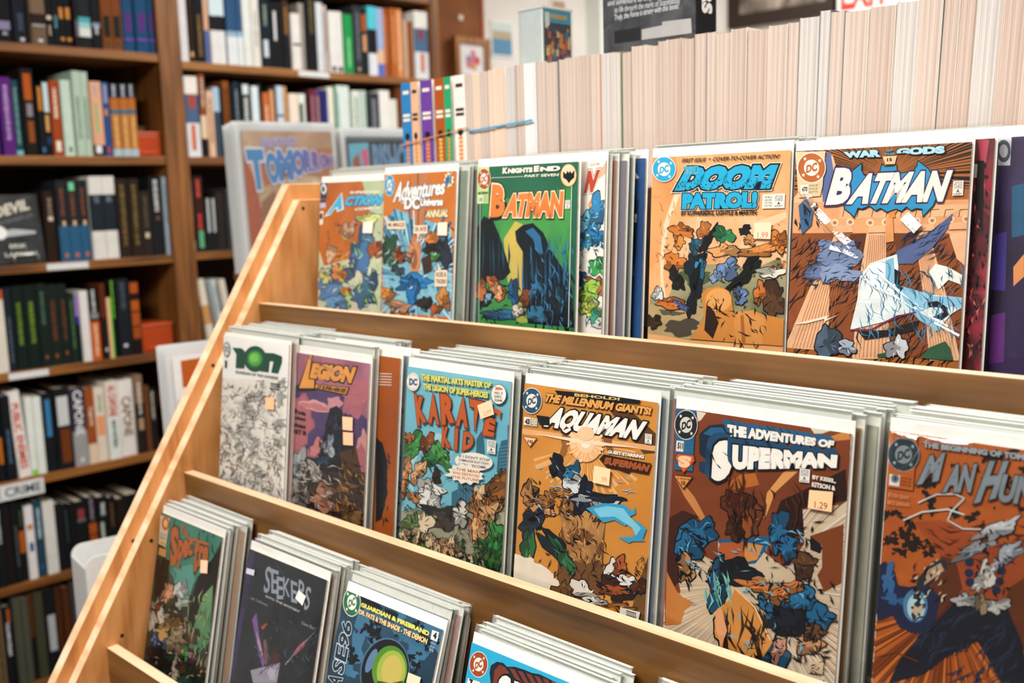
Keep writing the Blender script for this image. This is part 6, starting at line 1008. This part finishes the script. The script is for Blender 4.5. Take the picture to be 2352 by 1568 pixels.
def side_text(parent, w, h, txt, quad, col, off=.05, outline=None, lay=.0025, bend=0.):
    def put(V, Fc, c, d):
        mb = MB(); m = paper(c) if isinstance(c, str) else c
        for f in Fc:
            P = []
            for i in f:
                a = (V[i][0]-x0)/(x1-x0); b = (V[i][1]-y0)/(y1-y0); (ax_,ay),(bx,by),(cx,cy),(dx,dy) = quad   # bl, br, tl, tr
                X = (ax_*(1-a)+bx*a)*(1-b)+(cx*(1-a)+dx*a)*b; Y = (ay*(1-a)+by*a)*(1-b)+(cy*(1-a)+dy*a)*b-bend*math.sin(a*3.1416)
                P.append((d, X*w, h*(1-Y)))
            mb.face(P, m)
        mb.build('title_lettering', parent)
    V0, F0 = text_mesh(txt, off); x0, x1 = min(v[0] for v in V0), max(v[0] for v in V0); y0, y1 = min(v[1] for v in V0), max(v[1] for v in V0)
    if outline: put(*text_mesh(txt, off+.05), outline, lay)
    put(V0, F0, col, lay+.0001)
def filed(o0, n, w, h, pitch, where, colr=None):
    M = o0.matrix_basis.copy(); rr = random.Random(n)
    bd = MB().box((-.003,0,0),(-.001,w,h+.004), white_board).mesh('backing_board'); sl = MB().box((-.0005,-.012,0),(0,w+.01,h+.018), edge_m).mesh('clear_bag')
    for k in range(n):
        q = empty('filed_magazine'); q.rotation_euler = o0.rotation_euler; q.location = o0.location+M.to_3x3() @ Vector((-.006-pitch*k, rr.uniform(-.004,.004), rr.uniform(0,.004)))
        tag(q, 'bagged magazine edge, '+ordinal(k+1)+' one behind '+where, 'magazine', 'magazines filed behind '+where); link_mesh('backing_board', bd, q); link_mesh('clear_bag', sl, q)
# magazine with arched blue title
w_, h_ = .21, .30
o, P, z0a = side('bagged magazine with an arched blue title on tan, left of the rack', (562,298), -1.0, w_, h_, 6)
cvm = mottle('#B4683A','#C48A5C',9)
cv = side_cover(o, w_, h_, [([(0,0),(1,0),(1,.12),(0,.14)], mottle('#B08868','#C8A888',12)), ([(.08,.42),(.6,.3),(.98,.36),(.98,1),(.02,1)], mottle('#B99A74','#DCC4A0',10,h3='#CDB088')), ([(0,.2),(.1,.3),(.16,.7),(.08,1),(0,1)], '#B4562A'), ([(.15,.5),(.3,.42),(.36,.6),(.22,.74),(.12,.66)], '#9A6A48'), ([(.4,.42),(.62,.38),(.68,.6),(.5,.72),(.38,.6)], '#D8B894'), ([(.2,.78),(.34,.7),(.4,.85),(.26,.95)], '#E4D4B8'), ([(.74,.34),(.97,.42),(.95,.56),(.78,.52),(.72,.44)], '#E6D8C0'), ([(.5,.74),(.8,.66),(.9,.9),(.6,.98)], '#A8764C'), ([(.22,.84),(.36,.78),(.4,.92),(.3,.98)], '#8A5A3C'), ([(.08,.06),(.0,.14),(.12,.4),(.2,.42)], '#D8B48A')], cvm)
side_text(cv, w_, h_, 'BEYOND', ((.2,.115),(.56,.10),(.2,.055),(.58,.04)), '#9A94C8', .04, '#DCD0D0', bend=.0)
gradt = [('T',.03,.21,.42,.13),('O',.22,.36,.38,.15),('M',.36,.53,.36,.13),('O',.53,.65,.33,.13),('R',.65,.75,.30,.13),('R',.75,.84,.29,.14),('O',.84,.92,.27,.16),('W',.90,.995,.27,.17)]
for i, (ch, a, b2, yb_, yt_) in enumerate(gradt): side_text(cv, w_, h_, ch, ((a+.03*(i<2),yb_),(b2,yb_-.01),(a-.01,yt_),(b2,yt_)), ['#3E8CC0','#3E88C0','#4A84C0','#5A78B8','#6A6CB4','#7460AC','#7A58A6','#7C54A2'][i], .07, '#E4E0E4')
side_text(cv, w_, h_, 'BRUNNER', ((.76,.43),(.96,.47),(.78,.39),(.97,.42)), '#C8A878', .02)
bag(o, w_, h_, .022); filed(o, 9, w_, h_, .0075, 'the arched-title magazine')
# comic with grey-blue block letters
w2, h2 = .172, .262
o2, P2, z2 = side('dark comic with steel-blue block letters, partly behind coloured spines', (803,312), -.965, w2, h2, 5, 'comic book', 'comic_book')
cv2 = side_cover(o2, w2, h2, [([(0,0),(1,0),(1,.03),(0,.04)],'#5A6268'), ([(.02,.06),(.32,.05),(.32,.36),(.02,.38)],'#69B8CC'), ([(.06,.2),(.16,.14),(.2,.34),(.08,.36)],'#A4582C'), ([(.2,.12),(.3,.1),(.31,.24),(.22,.26)],'#D8608A'), ([(.14,.26),(.26,.25),(.25,.36),(.15,.37)],'#2A3A4A'), ([(.0,.45),(1,.42),(1,1),(0,1)], mottle('#20262E','#3A4650',9))], paper('#22262C',.4))
side_text(cv2, w2, h2, 'BISHOP', ((.36,.38),(1.0,.36),(.36,.06),(1.0,.05)), '#6E98B8', .05, '#14181C')
bag(o2, w2, h2, .018, .003); filed(o2, 5, w2, h2, .007, 'the block-lettered dark comic')
# lower boards
w3, h3 = .18, .27
o3, P3, z3 = side('white-boarded comic with a rust label, left of the end panel', (402,822), -.85, w3, h3, 6, 'comic book', 'comic_book', lean=.05)
cv3 = side_cover(o3, w3, h3, [([(.08,.03),(.5,.02),(.5,.2),(.08,.22)],'#B4581E'), ([(.3,.05),(.5,.04),(.5,.16),(.32,.18)],'#D8A050'), ([(0,.3),(.5,.28),(.5,1),(0,1)], mottle('#C4CCD0','#DDE2E2',8))], paper('#E4E4E0',.5))
filed(o3, 5, w3, h3, .012, 'the white-boarded comic left of the panel')
# white plastic magazine holder with a rounded corner
P4 = on(195, 1290, 0, -.82); o4 = tag(empty('magazine_holder', (P4.x, P4.y, P4.z-.24), (0,0,-A8)), 'white plastic magazine holder with rounded corner at lower left', 'magazine holder'); wp = paper('#E6E8E4',.35)
def rrect(w, h, r, n=6): return [(w-r+r*math.cos(a*1.5708/n), h-r+r*math.sin(a*1.5708/n)) for a in range(n+1)]+[(r-r*math.sin(a*1.5708/n), h-r+r*math.cos(a*1.5708/n)) for a in range(n+1)]+[(0,0),(w,0)]
pts = rrect(.18,.245,.02); MB().prism([Vector((0,a,b)) for a, b in pts], (-.004,0,0), wp).build('front_panel', o4); MB().prism([Vector((-.09,a,b)) for a, b in pts], (-.004,0,0), wp).build('back_panel', o4)
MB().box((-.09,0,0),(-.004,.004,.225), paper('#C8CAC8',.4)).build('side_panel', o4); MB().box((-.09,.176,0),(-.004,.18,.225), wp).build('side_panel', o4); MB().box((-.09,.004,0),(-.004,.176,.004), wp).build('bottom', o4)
# the stands under them
def stand(label, P, z, w, d):
    t = tag(empty('display_stand', (P.x, P.y, FLOOR), (0,0,-A8)), label, 'stand', 'display stands behind the rack'); h = z-FLOOR
    MB().box((-d,.0,h-.018),(.02,w,h), oak_x).build('top_board', t); MB().box((-d,.004,0),(.014,.022,h-.018), oak_z).build('side_panel', t); MB().box((-d,w-.022,0),(.014,w-.004,h-.018), oak_z).build('side_panel', t); MB().box((-d+.004,.022,0),(-d+.016,w-.022,h-.018), oak_z).build('back_panel', t)
stand('oak stand under the arched-title magazines', P, z0a-.0005, .235, .11); stand('oak stand under the block-lettered comics', P2+Vector((0,.012,0)), z2-.0005, .17, .075)
stand('oak stand under the white-boarded comics', P3, z3-.0005, .19, .09); stand('oak stand under the white magazine holder', P4, P4.z-.2405, .185, .1)

bpy.data.scenes.remove(_scr)
